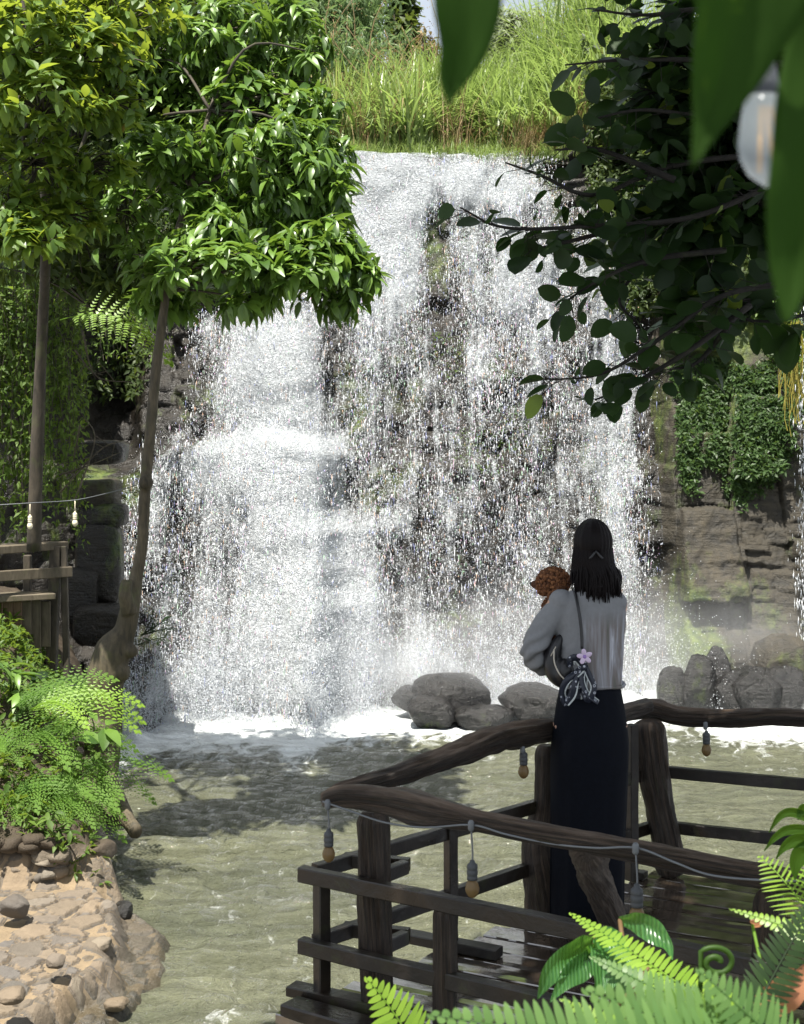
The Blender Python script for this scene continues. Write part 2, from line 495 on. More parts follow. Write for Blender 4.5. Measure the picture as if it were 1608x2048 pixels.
# --- white water: lace of foam over the rock
def fall_mat(name, seed, sc=1.0):
    m, nt, out = newmat(name)
    fl = N(nt, 'Attribute', {'attribute_name': 'flow'}).outputs['Vector']
    de = N(nt, 'Attribute', {'attribute_name': 'dens'}).outputs['Fac']
    fl = scl(nt, fl, (1, 1, 1), (seed * 3.7, seed * 1.3, 0))
    wp = N(nt, 'TexNoise', None, Vector=fl, Scale=7.0 * sc, Detail=3.0)
    wv = N(nt, 'VectorMath', {'operation': 'SCALE'}, i0=wp.outputs[1]); wv.inputs['Scale'].default_value = .16 / sc
    v = N(nt, 'VectorMath', {'operation': 'ADD'}, i0=fl, i1=wv.outputs[0]).outputs[0]
    st = noise_(nt, scl(nt, fl, (5.5, .42, 1)), 1.0, 5, .62)
    cl = noise_(nt, scl(nt, fl, (2.2, 1.3, 1)), 1.0, 4, .6)
    D = M_(nt, 'ADD', de, M_(nt, 'ADD', M_(nt, 'MULTIPLY', M_(nt, 'SUBTRACT', st, .5), 2.1), M_(nt, 'MULTIPLY', M_(nt, 'SUBTRACT', cl, .5), 1.0)))
    e1 = N(nt, 'TexVoronoi', {'feature': 'DISTANCE_TO_EDGE'}, Vector=scl(nt, v, (1, .55, 1)), Scale=13.0 * sc).outputs['Distance']
    e2 = N(nt, 'TexVoronoi', {'feature': 'DISTANCE_TO_EDGE'}, Vector=scl(nt, v, (1, .6, 1)), Scale=31.0 * sc).outputs['Distance']
    t1 = MR(nt, D, .22, 1.25, -.03, .20)
    t2 = MR(nt, D, .2, 1.25, -.05, .24)
    a1 = M_(nt, 'MULTIPLY', M_(nt, 'SUBTRACT', t1, e1), 22.0, clamp=True)
    a2 = M_(nt, 'MULTIPLY', M_(nt, 'SUBTRACT', t2, e2), 16.0, clamp=True)
    nz = noise_(nt, scl(nt, v, (1, .7, 1)), 60 * sc, 2, .6)
    t3 = MR(nt, D, .1, 1.2, .68, .44)
    a3 = M_(nt, 'MULTIPLY', M_(nt, 'SUBTRACT', nz, t3), 22.0, clamp=True)
    brk = MR(nt, noise_(nt, v, 18 * sc, 3, .6), .42, .52, 0, 1)
    brk = M_(nt, 'MAXIMUM', brk, MR(nt, D, .55, .9, 0, 1))
    al = M_(nt, 'MAXIMUM', M_(nt, 'MULTIPLY', M_(nt, 'MAXIMUM', a1, a2), brk), a3, clamp=True)
    soft = M_(nt, 'MULTIPLY', MR(nt, D, .35, 1.05, 0, .9, True), MR(nt, noise_(nt, scl(nt, v, (9, 2.2, 1)), 1.0, 4, .6), .35, .65, .45, 1))
    al = M_(nt, 'MAXIMUM', al, soft, clamp=True)
    h = M_(nt, 'ADD', M_(nt, 'MULTIPLY', nz, .6), noise_(nt, v, 20 * sc, 3, .7))
    nb = bump(nt, h, 1.0, .12)
    b = pbsdf(nt, None, Base_Color=(.80, .84, .87, 1), Roughness=.28, Normal=nb)
    b.inputs['IOR'].default_value = 1.33
    tr = N(nt, 'BsdfTranslucent', None, Color=(.85, .9, .95, 1))
    mw = N(nt, 'MixShader', None, i0=.3, i1=b.outputs[0], i2=tr.outputs[0])
    tp = N(nt, 'BsdfTransparent')
    mx = N(nt, 'MixShader', None, i0=al, i1=tp.outputs[0], i2=mw.outputs[0])
    nt.links.new(mx.outputs[0], out.inputs[0])
    return m
m_fall1 = fall_mat('white_water', 1.0, 1.0)
m_fall2 = fall_mat('white_water_fine', 2.0, 1.35)

def drop_mat():
    m, nt, out = newmat('water_drops')
    t = N(nt, 'Attribute', {'attribute_name': 'tint'}).outputs['Fac']
    col = ramp(nt, t, [(0, (.9, .93, .97)), (.62, (.9, .93, .97)), (.68, (.5, .55, .9)), (.74, (.9, .65, .5)), (.8, (.55, .8, .6)), (.86, (.85, .6, .8)), (.9, (.93, .95, .97)), (1, (.9, .93, .97))], 'CONSTANT')  # coloured beads: glints of split light put into the base colour
    b = pbsdf(nt, None, Base_Color=col, Roughness=.15)
    b.inputs['IOR'].default_value = 1.33
    tr = N(nt, 'BsdfTranslucent', None, Color=col)
    mw = N(nt, 'MixShader', None, i0=.35, i1=b.outputs[0], i2=tr.outputs[0])
    nt.links.new(mw.outputs[0], out.inputs[0])
    return m
m_drop = drop_mat()

# --- pool
def water_mat():
    m, nt, out = newmat('pool_water')
    v = geo_pos(nt)
    fo = N(nt, 'Attribute', {'attribute_name': 'foam'}).outputs['Fac']
    silt = ramp(nt, noise_(nt, scl(nt, v, (.5, .9, 1)), 1.0, 5, .6, .5), [(.3, (.078, .084, .056)), (.7, (.130, .134, .086))])
    w = N(nt, 'TexNoise', None, Vector=v, Scale=2.5, Detail=4.0)
    vv = N(nt, 'VectorMath', {'operation': 'MULTIPLY_ADD'}, i0=w.outputs[1], i1=(.5, .5, 0), i2=v).outputs[0]
    e = N(nt, 'TexVoronoi', {'feature': 'DISTANCE_TO_EDGE'}, Vector=scl(nt, vv, (1, .45, 1)), Scale=5.5).outputs['Distance']
    fn = noise_(nt, scl(nt, vv, (1, .5, 1)), 9, 6, .75)
    thr = M_(nt, 'SUBTRACT', M_(nt, 'ADD', MR(nt, fo, 0, 1, -.34, .72), M_(nt, 'MULTIPLY', M_(nt, 'SUBTRACT', fn, .5), 1.2)), M_(nt, 'MULTIPLY', e, 1.0))
    fm = MR(nt, thr, -.10, .30, 0, 1)
    col = mixc(nt, fm, silt, (.82, .86, .86))
    ro = MR(nt, fm, 0, 1, .04, .5)
    n1 = noise_(nt, scl(nt, v, (.8, 2.3, 1)), 3.6, 6, .68, .6)
    n2 = noise_(nt, scl(nt, v, (1, 1.6, 1)), 24.0, 4, .6, .3)
    nb = bump(nt, n2, .6, .015, bump(nt, n1, 1.0, .13))
    b = pbsdf(nt, out, Base_Color=col, Roughness=ro, Normal=nb)
    b.inputs['IOR'].default_value = 1.5
    return m
m_water = water_mat()

def paving_mat():
    m, nt, out = newmat('path_stone')
    v = geo_pos(nt)
    t = N(nt, 'Attribute', {'attribute_name': 'tint'}).outputs['Fac']
    base = ramp(nt, t, [(0.0, (.25, .185, .11)), (.02, (.25, .185, .11)), (.03, (.10, .092, .08)), (.3, (.21, .16, .105)), (.5, (.12, .11, .10)), (.7, (.25, .185, .115)), (.85, (.16, .145, .125)), (1.0, (.29, .235, .16))])
    n = noise_(nt, v, 9, 8, .7)
    col = mixc(nt, MR(nt, n, .3, .7, 0, .6), base, mixc(nt, .65, base, (.06, .05, .04)), 'MIX')
    ed = N(nt, 'Attribute', {'attribute_name': 'edge'}).outputs['Fac']
    col = mixc(nt, M_(nt, 'MULTIPLY', ed, .8), col, (.05, .038, .022))
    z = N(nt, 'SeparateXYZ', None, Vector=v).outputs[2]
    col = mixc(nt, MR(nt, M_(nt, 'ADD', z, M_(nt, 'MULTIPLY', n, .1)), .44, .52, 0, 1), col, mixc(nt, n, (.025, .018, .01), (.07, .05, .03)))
    wet = MR(nt, M_(nt, 'ADD', z, M_(nt, 'MULTIPLY', n, .12)), .12, .24, 1, 0)
    col = mixc(nt, wet, col, mixc(nt, .75, col, (.03, .03, .02)))
    pbsdf(nt, out, Base_Color=col, Roughness=MR(nt, wet, 0, 1, .75, .25), Normal=bump(nt, noise_(nt, v, 30, 8, .75), .7, .02))
    return m
m_paving = paving_mat()

m_leaf = leaf_mat('glossy_green_leaf', (.03, .075, .014), (.15, .26, .045), (.35, .55, .06), .26, .34, .55)
m_lime = leaf_mat('lime_leaf', (.04, .09, .016), (.12, .21, .032), (.55, .65, .06), .42, .45, .4, (.3, .15, .03))
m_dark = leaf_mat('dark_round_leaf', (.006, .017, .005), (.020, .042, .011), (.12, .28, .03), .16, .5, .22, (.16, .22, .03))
m_vine = leaf_mat('vine_leaf', (.035, .08, .012), (.11, .18, .03), (.4, .55, .06), .35, .5, .3)
m_fern = leaf_mat('fern_green', (.045, .11, .018), (.12, .22, .034), (.45, .75, .08), .4, .55, .22)
m_fernb = leaf_mat('fern_lime', (.12, .23, .025), (.22, .36, .04), (.6, .85, .08), .4, .42, .4)
m_ferng = leaf_mat('fern_grey_green', (.05, .12, .03), (.12, .22, .06), (.35, .6, .12), .4, .45, .4)
m_grass = leaf_mat('grass_blade', (.10, .15, .045), (.26, .33, .12), (.5, .7, .15), .35, .4, .5, (.35, .26, .12))
m_bamboo = leaf_mat('bamboo_leaf', (.06, .11, .04), (.15, .22, .09), (.4, .6, .2), .35, .45, .4)
m_ivy = leaf_mat('dark_ivy_leaf', (.018, .042, .014), (.06, .11, .03), (.3, .45, .08), .25, .45, .3)
m_bush = leaf_mat('hill_leaf', (.02, .04, .012), (.06, .09, .022), (.3, .4, .06), .3, .5, .3)
m_pale = leaf_mat('pale_leaf', (.14, .17, .11), (.30, .34, .24), (.5, .6, .3), .35, .5, .3)
m_big = leaf_mat('broad_dark_leaf', (.022, .055, .008), (.035, .08, .012), (.25, .45, .02), .5, .6, .12)
m_dry = leaf_mat('dry_stem', (.16, .10, .05), (.32, .24, .13), (.4, .3, .1), .2, .6, .2)
m_bark = wood_mat('grey_bark', (.035, .029, .018), (.15, .12, .072), .7, (30, 30, 7), 'Object', 0, .5)
m_barkd = wood_mat('dark_bark', (.035, .03, .022), (.10, .08, .055), .75, (30, 30, 7), 'Object', 0, .5)
m_log = log_mat('weathered_log', (.009, .0065, .005), (.135, .092, .062), .5, .3)
m_logl = log_mat('sunlit_log', (.09, .065, .05), (.27, .21, .165), .65, .1)  # paler copy of the log colour, painting in a faint sun patch
m_beam = wood_mat('dark_beam', (.009, .0075, .006), (.034, .025, .018), .42, (8, 8, 8), 'Object', .5, .25)
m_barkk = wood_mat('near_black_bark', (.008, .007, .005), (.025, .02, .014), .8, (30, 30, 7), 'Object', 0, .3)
m_plankold = wood_mat('grey_plank', (.07, .055, .035), (.17, .14, .095), .7, (25, 25, 6), 'Object', 0, .35)
m_plankbr = wood_mat('red_brown_plank', (.10, .06, .035), (.22, .14, .085), .65, (60, 60, 5), 'Object', 0, .1)

def deck_mat():
    m, nt, out = newmat('wet_deck')
    v = coords(nt, 'Object')
    g = noise_(nt, scl(nt, v, (4, 55, 55)), 1.0, 6, .65, .5)
    big = noise_(nt, v, 3.2, 6, .6)
    col = ramp(nt, g, [(.3, (.05, .038, .028)), (.7, (.15, .112, .080))])
    wet = MR(nt, big, .50, .62, 1, 0)
    col = mixc(nt, wet, col, mixc(nt, .6, col, (.02, .015, .012)))
    alg = MR(nt, noise_(nt, v, 6, 6, .7), .6, .7, 0, .5)
    col = mixc(nt, alg, col, (.06, .075, .02))
    pbsdf(nt, out, Base_Color=col, Roughness=MR(nt, wet, 0, 1, .30, .10), Coat_Weight=MR(nt, wet, 0, 1, .7, 1.0), Coat_Roughness=MR(nt, big, .35, .7, .015, .12), Coat_IOR=2.5, Normal=bump(nt, g, MR(nt, wet, 0, 1, .35, .06), .006))
    return m
m_deck = deck_mat()
def plain(name, col, rough=.5, spec=.5, metal=0.0, bscale=None, bst=.3, var=.15):
    m, nt, out = newmat(name)
    v = coords(nt, 'Object')
    n = noise_(nt, v, bscale or 40, 4)
    c = mixc(nt, n, tuple(x * (1 - var) for x in col), tuple(min(1, x * (1 + var)) for x in col))
    b = pbsdf(nt, out, Base_Color=c, Roughness=rough, Metallic=metal, Normal=bump(nt, n, bst, .003))
    b.inputs['Specular IOR Level'].default_value = spec
    return m
# ------------------------------------------------------------------ cliff
def crest(x):
    """height of the cliff top"""
    x = np.asarray(x, float)
    c = 6.42 + 1.6 * S(-1.5, -2.3, x) + 0.55 * S(1.9, 2.6, x) + 1.3 * S(2.9, 3.8, x)
    return c + .05 * vn(x * 1.3, 0, 0, 3)
def cliffY0(x, z):
    """smooth face: depth at x, z"""
    x, z = np.broadcast_arrays(np.asarray(x, float), np.asarray(z, float))
    y = 16.15 + .30 * np.clip(z, 0, 9) + .12 * S(3.2, 5.5, z)
    # left lobe with a domed ledge
    top = 2.92 - .28 * np.clip((x + 1.65) / 1.1, -1.6, 1.6) ** 2
    w = S(-3.3, -2.9, x) * S(-.55, -1.0, x)
    y = y - w * 1.15 * S(top + .14, top - .05, z) - w * .10 * S(top - .1, 0, z)
    # shelf on the far left, mounds in the middle
    w2 = S(-4.6, -3.0, x) * S(-2.3, -2.6, x)
    y = y - w2 * .45 * S(2.62, 2.45, z) - .12 * w2 * S(1.3, 1.15, z)
    w3 = S(-1.3, -.7, x) * S(.1, -.35, x)
    y = y - w3 * .62 * S(2.15, 1.9, z) - .12 * w3 * S(1.3, 1.1, z)
    y = y - .35 * S(2.75, 2.6, z) * S(-.2, .3, x) * S(1.4, .8, x) - .25 * S(1.0, .7, z) * S(-.2, .3, x) * S(2.9, 2.3, x)
    # left side comes forward, hollow behind the tree
    y = y - 1.9 * S(-3.3, -4.7, x) - 1.2 * S(-4.6, -6.0, x)
    y = y + .8 * S(-3.0, -3.4, x) * S(-4.6, -4.0, x) * S(2.6, 2.9, z) * S(5.6, 4.8, z)
    # right side: buttress
    y = y - .55 * S(2.95, 3.15, x) - .35 * S(3.25, 3.45, x) * S(4.2, 3.9, z) * 0 - .5 * S(4.6, 6, x)
    y = y - .35 * S(.9, .5, z) * S(2.8, 3.2, x)
    return y
def cliff_d(x, z):
    """blocky relief"""
    xw = x + .25 * vn(x * 1.1, z * 1.1, 0, 5); zw = z + .3 * vn(x * .9, z * .9, 0, 6)
    f1, f2, cid = vor(xw * 1.5, zw * 1.15, 4)
    e = np.clip((f2 - f1) / .12, 0, 1)
    d = (cid - .5) * .34 - (1 - e) * .05
    f1, f2, cid = vor(xw * 3.6 + 9, zw * 3.0, 14)
    d = d + (cid - .5) * .12 - (1 - np.clip((f2 - f1) / .15, 0, 1)) * .04
    return d + .09 * fbm(x * 4, z * 4, 0, 4, 8) + .13 * fbm(x * .9, z * .9, 0, 3, 9)
def cliffY(x, z, k=1.0):
    m = S(2.95, 3.15, x)
    xx = x + .10 * vn(x * 1.3, z * .8, 0, 405) + .03 * vn(x * 5, z * 3, 0, 412); zz = z + .10 * vn(x * .9, z * 1.3, 0, 406) + .03 * vn(x * 4, z * 6, 0, 413)
    def blocks(w, hgt, sd):
        u = xx / w; cu = np.floor(u); fu = u - cu; q_ = zz / hgt + 3 * _h(cu, cu * 0, cu * 0, sd); cv = np.floor(q_); fv = q_ - cv
        e = np.minimum(np.minimum(fu, 1 - fu) * w, np.minimum(fv, 1 - fv) * hgt)
        return _h(cu, cv, cu * 0, sd + 3) - .5, e, (fu - .5) * (_h(cu, cv, cu * 0, sd + 5) - .5) + (fv - .5) * (_h(cu, cv, cu * 0, sd + 7) - .5)
    b1, e1, t1_ = blocks(.62, .95, 420); b2, e2, t2_ = blocks(.27, .17, 430)
    dr = b1 * .30 + t1_ * .25 - .05 * np.clip(1 - e1 / .025, 0, 1) + (b2 * .06 + t2_ * .05 - .02 * np.clip(1 - e2 / .02, 0, 1)) * S(-.3, .3, vn(x * .9, z * .9, 0, 440) + .2) + .05 * fbm(x * 5, z * 7, 0, 5, 410, .6) + .06 * fbm(x * 1.2, z * 1.2, 0, 2, 411)
    return cliffY0(x, z) - k * (cliff_d(x, z) * (1 - m) + dr * m)

def grid_faces(nr, nc):
    i, j = np.meshgrid(np.arange(nr - 1), np.arange(nc - 1), indexing='ij')
    return np.stack([i * nc + j, i * nc + j + 1, (i + 1) * nc + j + 1, (i + 1) * nc + j], -1).reshape(-1, 4)

def build_cliff(name, x0, x1, mat):
    xs = np.arange(x0, x1 + .001, .03 if x0 < 0 else .018); nz = 270 if x0 < 0 else 420
    t = np.linspace(0, 1, nz)
    X = np.repeat(xs[None], nz, 0)
    Z = -.6 + (crest(xs)[None] + .6) * t[:, None]
    Y = cliffY(X, Z)
    # cap going back over the top
    ext = 10
    Yb = [Y]; Xb = [X]; Zb = [Z]
    for k in range(1, ext + 1):
        Yb.append(Y[-1:] + .12 * k); Xb.append(X[-1:]); Zb.append(Z[-1:] + .015 * k + .03 * vn(X[-1:] * 3, k * .5, 0, 21))
    X, Y, Z = np.concatenate(Xb), np.concatenate(Yb), np.concatenate(Zb)
    V = np.stack([X, Y, Z], -1).reshape(-1, 3)
    return mesh_np(name, V, grid_faces(*X.shape), mat)
o = build_cliff('cliff', -9.0, 2.97, m_cliff); tag(o, kind='structure')
o = build_cliff('cliff', 2.97, 8.0, m_cliffr); tag(o, kind='structure')

# upper ground behind the crest
def upZ(x, y):
    return 6.40 + .26 * np.clip(y - 18.3, 0, 99) + .25 * fbm(x * .5, y * .5, 0, 3, 31) * S(18.3, 19.5, y) + .9 * S(1.6, 3.2, x) * S(18.2, 19, y) + 1.2 * S(-1.4, -3, x)
xs = np.linspace(-30, 30, 240); ys = 18.15 + np.linspace(0, 1, 90) ** 1.8 * 70
X, Y = np.meshgrid(xs, ys); Z = upZ(X, Y) - .06
o = mesh_np('hill', np.stack([X, Y, Z], -1).reshape(-1, 3), grid_faces(*X.shape), m_soil); tag(o, kind='structure')

# ------------------------------------------------------------------ falling water
def blob(px, py, cx, cy, rx, ry, p=1.0):
    return np.exp(-(np.abs((px - cx) / rx) ** 2.4 + np.abs((py - cy) / ry) ** 2.4) * p)
# flow bands laid over the face: (x, z, rx, rz, strength) in metres
def bandpx(cx, cy, rx, ry, s, Y=17.0):
    c = P(cx, cy, Y); return (c.x, c.z, rx * Y / F, ry * Y / F, s)
BANDS = [bandpx(860, 370, 210, 55, .85, 18), bandpx(770, 460, 95, 150, .85, 17.8), bandpx(780, 640, 80, 200, .42, 17.3),
         bandpx(540, 690, 90, 150, .95, 17), bandpx(560, 800, 110, 70, .5, 16.8), bandpx(400, 640, 40, 60, .3, 17),
         bandpx(1000, 560, 120, 130, .48, 17.5), bandpx(1215, 700, 45, 330, .72, 17), bandpx(1235, 1150, 35, 160, .35, 16.5),
         bandpx(1080, 720, 70, 160, .32, 17), bandpx(960, 760, 40, 90, .3, 17),
         bandpx(530, 915, 125, 46, 1.15, 15.3), bandpx(570, 1060, 80, 210, 1.15, 15.2), bandpx(440, 960, 110, 60, .55, 15.3),
         bandpx(300, 1100, 60, 120, .3, 15.2), bandpx(620, 1260, 170, 110, .6, 15.2), bandpx(400, 1180, 60, 150, .3, 15.2),
         bandpx(760, 1060, 80, 40, .45, 15.6), bandpx(700, 1150, 60, 120, .5, 15.6), bandpx(800, 960, 90, 60, .22, 16.4),
         bandpx(450, 1360, 220, 60, .45, 15.1), bandpx(780, 1340, 120, 40, .5, 15.4), bandpx(1280, 900, 25, 160, .3, 16.8),
         bandpx(1000, 1100, 120, 120, .16, 16.3), bandpx(1000, 380, 80, 40, .4, 18), bandpx(1230, 440, 60, 90, .5, 17.8),
         bandpx(870, 480, 25, 120, -.75, 17.8), bandpx(880, 640, 40, 90, -.35, 17.3), bandpx(660, 760, 70, 90, -.1, 17), bandpx(350, 740, 50, 70, -.1, 17)]
def density(x, z):
    d = np.full(np.broadcast(x, z).shape, .25)
    for cx, cz, rx, rz, s in BANDS:
        d = d + .95 * s * np.exp(-(np.abs((x - cx) / rx) ** 2.2 + np.abs((z - cz) / rz) ** 2.2))
    d = d + .25 * S(1.0, 0, z)
    # edges of the fall
    wob = .12 * vn(0, z * 2.0, 0, 41)
    left = -2.95 + .12 * S(2.6, 1.0, z) + S(2.9, 3.05, z) * .38 + S(4.3, 4.7, z) * 1.0 + S(5.0, 5.4, z) * .35
    right = 2.93 - .25 * S(3.5, 5.2, z) - .75 * S(5.4, 6.2, z)
    m = S(left - .12, left + .2, x + wob) * S(right + .12, right - .3, x + wob)
    return d, m

def sheet(name, off, mat, k, sm, dbias):
    xs = np.arange(-3.2, 3.2, .04); nz = 230
    t = np.linspace(0, 1, nz)
    X = np.repeat(xs[None], nz, 0)
    cr = crest(xs)[None]
    Z = -.05 + (cr + .09) * t[:, None]
    Y = cliffY0(X, Z) - k * cliff_d(X, Z)
    # running minimum from the top: water falls free of hollows
    for i in range(nz - 2, -1, -1):
        Y[i] = np.minimum(Y[i], Y[i + 1] + .004)
    for it in range(sm):
        Y[:, 1:-1] = (Y[:, :-2] + Y[:, 1:-1] * 2 + Y[:, 2:]) / 4
    s_rel = (cr - Z)
    Y = Y - off - .10 * S(0, 1.5, s_rel) * off / .1 * .5 + .05 * fbm(X * 3, Z * 1.2, off * 10, 3, 51)
    X = X + .03 * vn(X * 2, Z * 1.5, off, 52)
    # back over the crest
    ext = 6; Yt = np.concatenate([Y] + [Y[-1:] + .12 * j for j in range(1, ext)]); Zt = np.concatenate([Z] + [Z[-1:] + .004 * j for j in range(1, ext)])
    Xt = np.concatenate([X] + [X[-1:]] * (ext - 1))
    dY = np.diff(Yt, axis=0); dZ = np.diff(Zt, axis=0)
    arc = np.concatenate([np.zeros((1, Xt.shape[1])), np.cumsum(np.abs(dZ) + .5 * np.abs(dY), 0)])
    arc = np.repeat(arc.mean(1)[:, None], Xt.shape[1], 1) * .5 + arc * .5
    d, m = density(Xt, Zt)
    dens = np.where(m > .01, (d + dbias) * m - (1 - m) * 1.0, -2)
    V = np.stack([Xt, Yt, Zt], -1).reshape(-1, 3)
    f = grid_faces(*Xt.shape)
    keep = (dens.ravel()[f] > -.6).any(1)
    o = mesh_np(name, V, f[keep], mat, None, True, {'flow': np.stack([Xt, arc, Xt * 0 + off * 9], -1).reshape(-1, 3), 'dens': dens.ravel()})
    return tag(o, kind='structure')
sheet('waterfall', .05, m_fall1, .85, 1, .0)
sheet('waterfall', .16, m_fall2, .55, 4, -.12)

# flying drops: real little beads in front of the sheets
TET = (np.array([[1, 0, -.5], [-.5, .87, -.5], [-.5, -.87, -.5], [0, 0, 1.1]]), [np.array([[0, 2, 1], [0, 1, 3], [1, 2, 3], [2, 0, 3]])])
def drops(name, n, zr, size, bias, fw, label, elong=(1, 2.2)):
    out = []
    while sum(map(len, out)) < n:
        x = rng.uniform(-3.1, 3.1, n); z = rng.uniform(*zr, n) 
        d, m = density(x, z)
        strk = .5 + .5 * vn(x * 6, z * .6, 0, 61)
        p = np.clip((d + bias), 0.05, .6) * (1 - .55 * S(.5, 1.0, d)) * m * (.2 + .8 * strk)
        ok = rng.random(n) < p
        x, z = x[ok], z[ok]
        # grouped along curling threads
        x = x + .02 * np.sin(z * 40 + 9 * vn(x * 5, z * 5, 0, 63)); 
        y = cliffY0(x, z) - .12 - rng.gamma(1.4, fw, len(x)) - .15 * S(0, 3, crest(x) - z)
        out.append(np.stack([x, y, z], -1))
    L = np.concatenate(out)[:n]
    s = size[0] + (size[1] - size[0]) * rng.random(n) ** 3
    R = np.linalg.qr(rng.normal(size=(n, 3, 3)))[0] * s[:, None, None]
    R[:, 2, :] *= rng.uniform(*elong, n)[:, None]
    V, f, a = scatter(*TET, R, L)
    o = mesh_np(name, V, f, m_drop, None, True, {'tint': a})
    return tag(o, label, 'water spray', kind='stuff')
drops('spray', 24000, (0.0, 6.4), (.0022, .0045), .0, .05, 'thin falling threads of white water in front of the fall', (6, 22))
drops('spray', 62000, (0.0, 6.4), (.0025, .0075), .06, .07, 'white and sparkling drops thrown off the waterfall')
# mist and splash along the foot
n = 200000
x = rng.uniform(-3.0, 4.6, n * 2); 
h = rng.exponential(.33, n * 2) + .0
pk = .35 + .65 * S(-.1, .6, vn(x * 1.6, 0, 0, 71)) 
x, h = x[rng.random(n * 2) < pk][:n], h[:n]
n = min(len(x), len(h)); x, h = x[:n], h[:n]
h = h * (.8 + .9 * (.5 + .5 * vn(x * 2.3, 0, 0, 72))) * (1 - .6 * S(2.6, 3.3, x))
foot = cliffY0(x, .3)
y = foot - .1 - rng.random(n) ** 2 * .55
ok = (rng.random(n) < 1 - .6 * S(-.3, .1, x)) & (rng.random(n) < 1 - .5 * S(2.9, 3.3, x)); x, y, h = x[ok], y[ok], h[ok]; n = len(x)
L = np.stack([x, y, h * .9], -1)
s = .0022 + .006 * rng.random(n) ** 2.5
R = np.linalg.qr(rng.normal(size=(n, 3, 3)))[0] * s[:, None, None]
V, f, a = scatter(*TET, R, L)
tag(mesh_np('spray', V, f, m_drop, None, True, {'tint': a * .6}), 'fine white mist rising where the water hits the pool', 'water spray', kind='stuff')

# thin trickle at the right edge
n = 1300; x = 4.30 + .05 * rng.normal(size=n) + .10 * (rng.random(n) > .7); z = rng.uniform(.3, 4.3, n); x = x + .03 * np.sin(z * 3)
L = np.stack([x, 15.55 - .12 * rng.random(n), z], -1); s_ = rng.uniform(.002, .005, n); R = np.linalg.qr(rng.normal(size=(n, 3, 3)))[0] * s_[:, None, None]; R[:, 2, :] *= rng.uniform(3, 16, n)[:, None]
V, f, a = scatter(*TET, R, L); tag(mesh_np('spray', V, f, m_drop, None, True, {'tint': a * .6}), 'thin trickle of water falling at the far right picture edge', 'water spray', kind='stuff')
# soft mist hanging over the foot of the falls
m, nt, out = newmat('mist_air')
v = geo_pos(nt); sp = N(nt, 'SeparateXYZ', None, Vector=v)
hn = noise_(nt, scl(nt, v, (1.1, 1.1, 1.4)), 1.0, 3, .55)
top = MR(nt, sp.outputs[2], 0.0, 1.9, 1, 0, True)
side = M_(nt, 'MULTIPLY', MR(nt, sp.outputs[0], -3.3, -2.5, 0, 1.5, True), MR(nt, sp.outputs[0], 2.6, 4.6, 1, .35, True))
frt = MR(nt, sp.outputs[1], 14.4, 15.6, 0, 1, True)
dn = M_(nt, 'MULTIPLY', M_(nt, 'MULTIPLY', M_(nt, 'POWER', top, 1.8), side), M_(nt, 'MULTIPLY', frt, MR(nt, hn, .35, .7, .1, 1.0)))
vol = N(nt, 'VolumePrincipled', None, Color=(.95, .97, 1, 1), Density=M_(nt, 'MULTIPLY', dn, 1.15)); vol.inputs['Anisotropy'].default_value = .1
nt.links.new(vol.outputs[0], out.inputs['Volume'])
V, f = box_vf((.8, 15.2, .93), (8.4, 3.4, 1.98)); tag(mesh_np('mist', V, f, m, None, False), 'soft white mist hanging over the pool at the foot of the falls', 'mist', kind='stuff')

# ------------------------------------------------------------------ pool
rows = [1.5]
while rows[-1] < 17.6: rows.append(rows[-1] + np.clip(.0045 * rows[-1], .018, .05))
ys = np.array(rows); u = np.linspace(-1, 1, 460)
X = u[None] * (ys[:, None] * .36 + .8) + .0; Y = np.repeat(ys[:, None], len(u), 1)
X = np.maximum(X, -9)
foot = cliffY0(X, 0.05)
dist = foot - Y
foam = np.exp(-np.clip(dist - .8, 0, 9) / .55) * 1.2 * S(-3.3, -2.8, X) * (1 - .35 * S(2.6, 3.4, X)) + .22 * np.exp(-np.clip(dist, 0, 99) / 3.5) + .05
foam += .12 * np.clip(fbm(X * .5, Y * .5, 0, 3, 81), 0, 1)
foam += .06 * S(1.5, -1.5, X) * S(11, 7.5, Y)
A = .6 + .4 * S(14, 8, Y)
Z = .062 * A * fbm(X * 1.6 + .5 * vn(X, Y, 0, 80), Y * 3.2, 0, 4, 82, .6) + .03 * vn(X * .8, Y * 1.2, 0, 83) + .022 * fbm(X * 5, Y * 9, 0, 3, 85)
rg = lambda a, b, sd: 1 - 2 * np.abs(fbm(X * a + .35 * vn(X * 2, Y * 3, 0, sd), Y * b, 0, 3, sd, .5))
Z = Z + A * (.040 * rg(2.0, 4.6, 86) * (.35 + .65 * S(-.5, .5, vn(X * .6, Y * .8, 0, 88))) + .020 * rg(5, 11, 87))
Z = Z + np.exp(-np.clip(dist - .15, 0, 9) / .35) * (.07 + .09 * fbm(X * 4, Y * 4, 0, 4, 84)) * S(-3.3, -2.8, X)
o = mesh_np('water', np.stack([X, Y, Z], -1).reshape(-1, 3), grid_faces(*X.shape), m_water, None, True, {'foam': foam.ravel()})
tag(o, kind='structure')

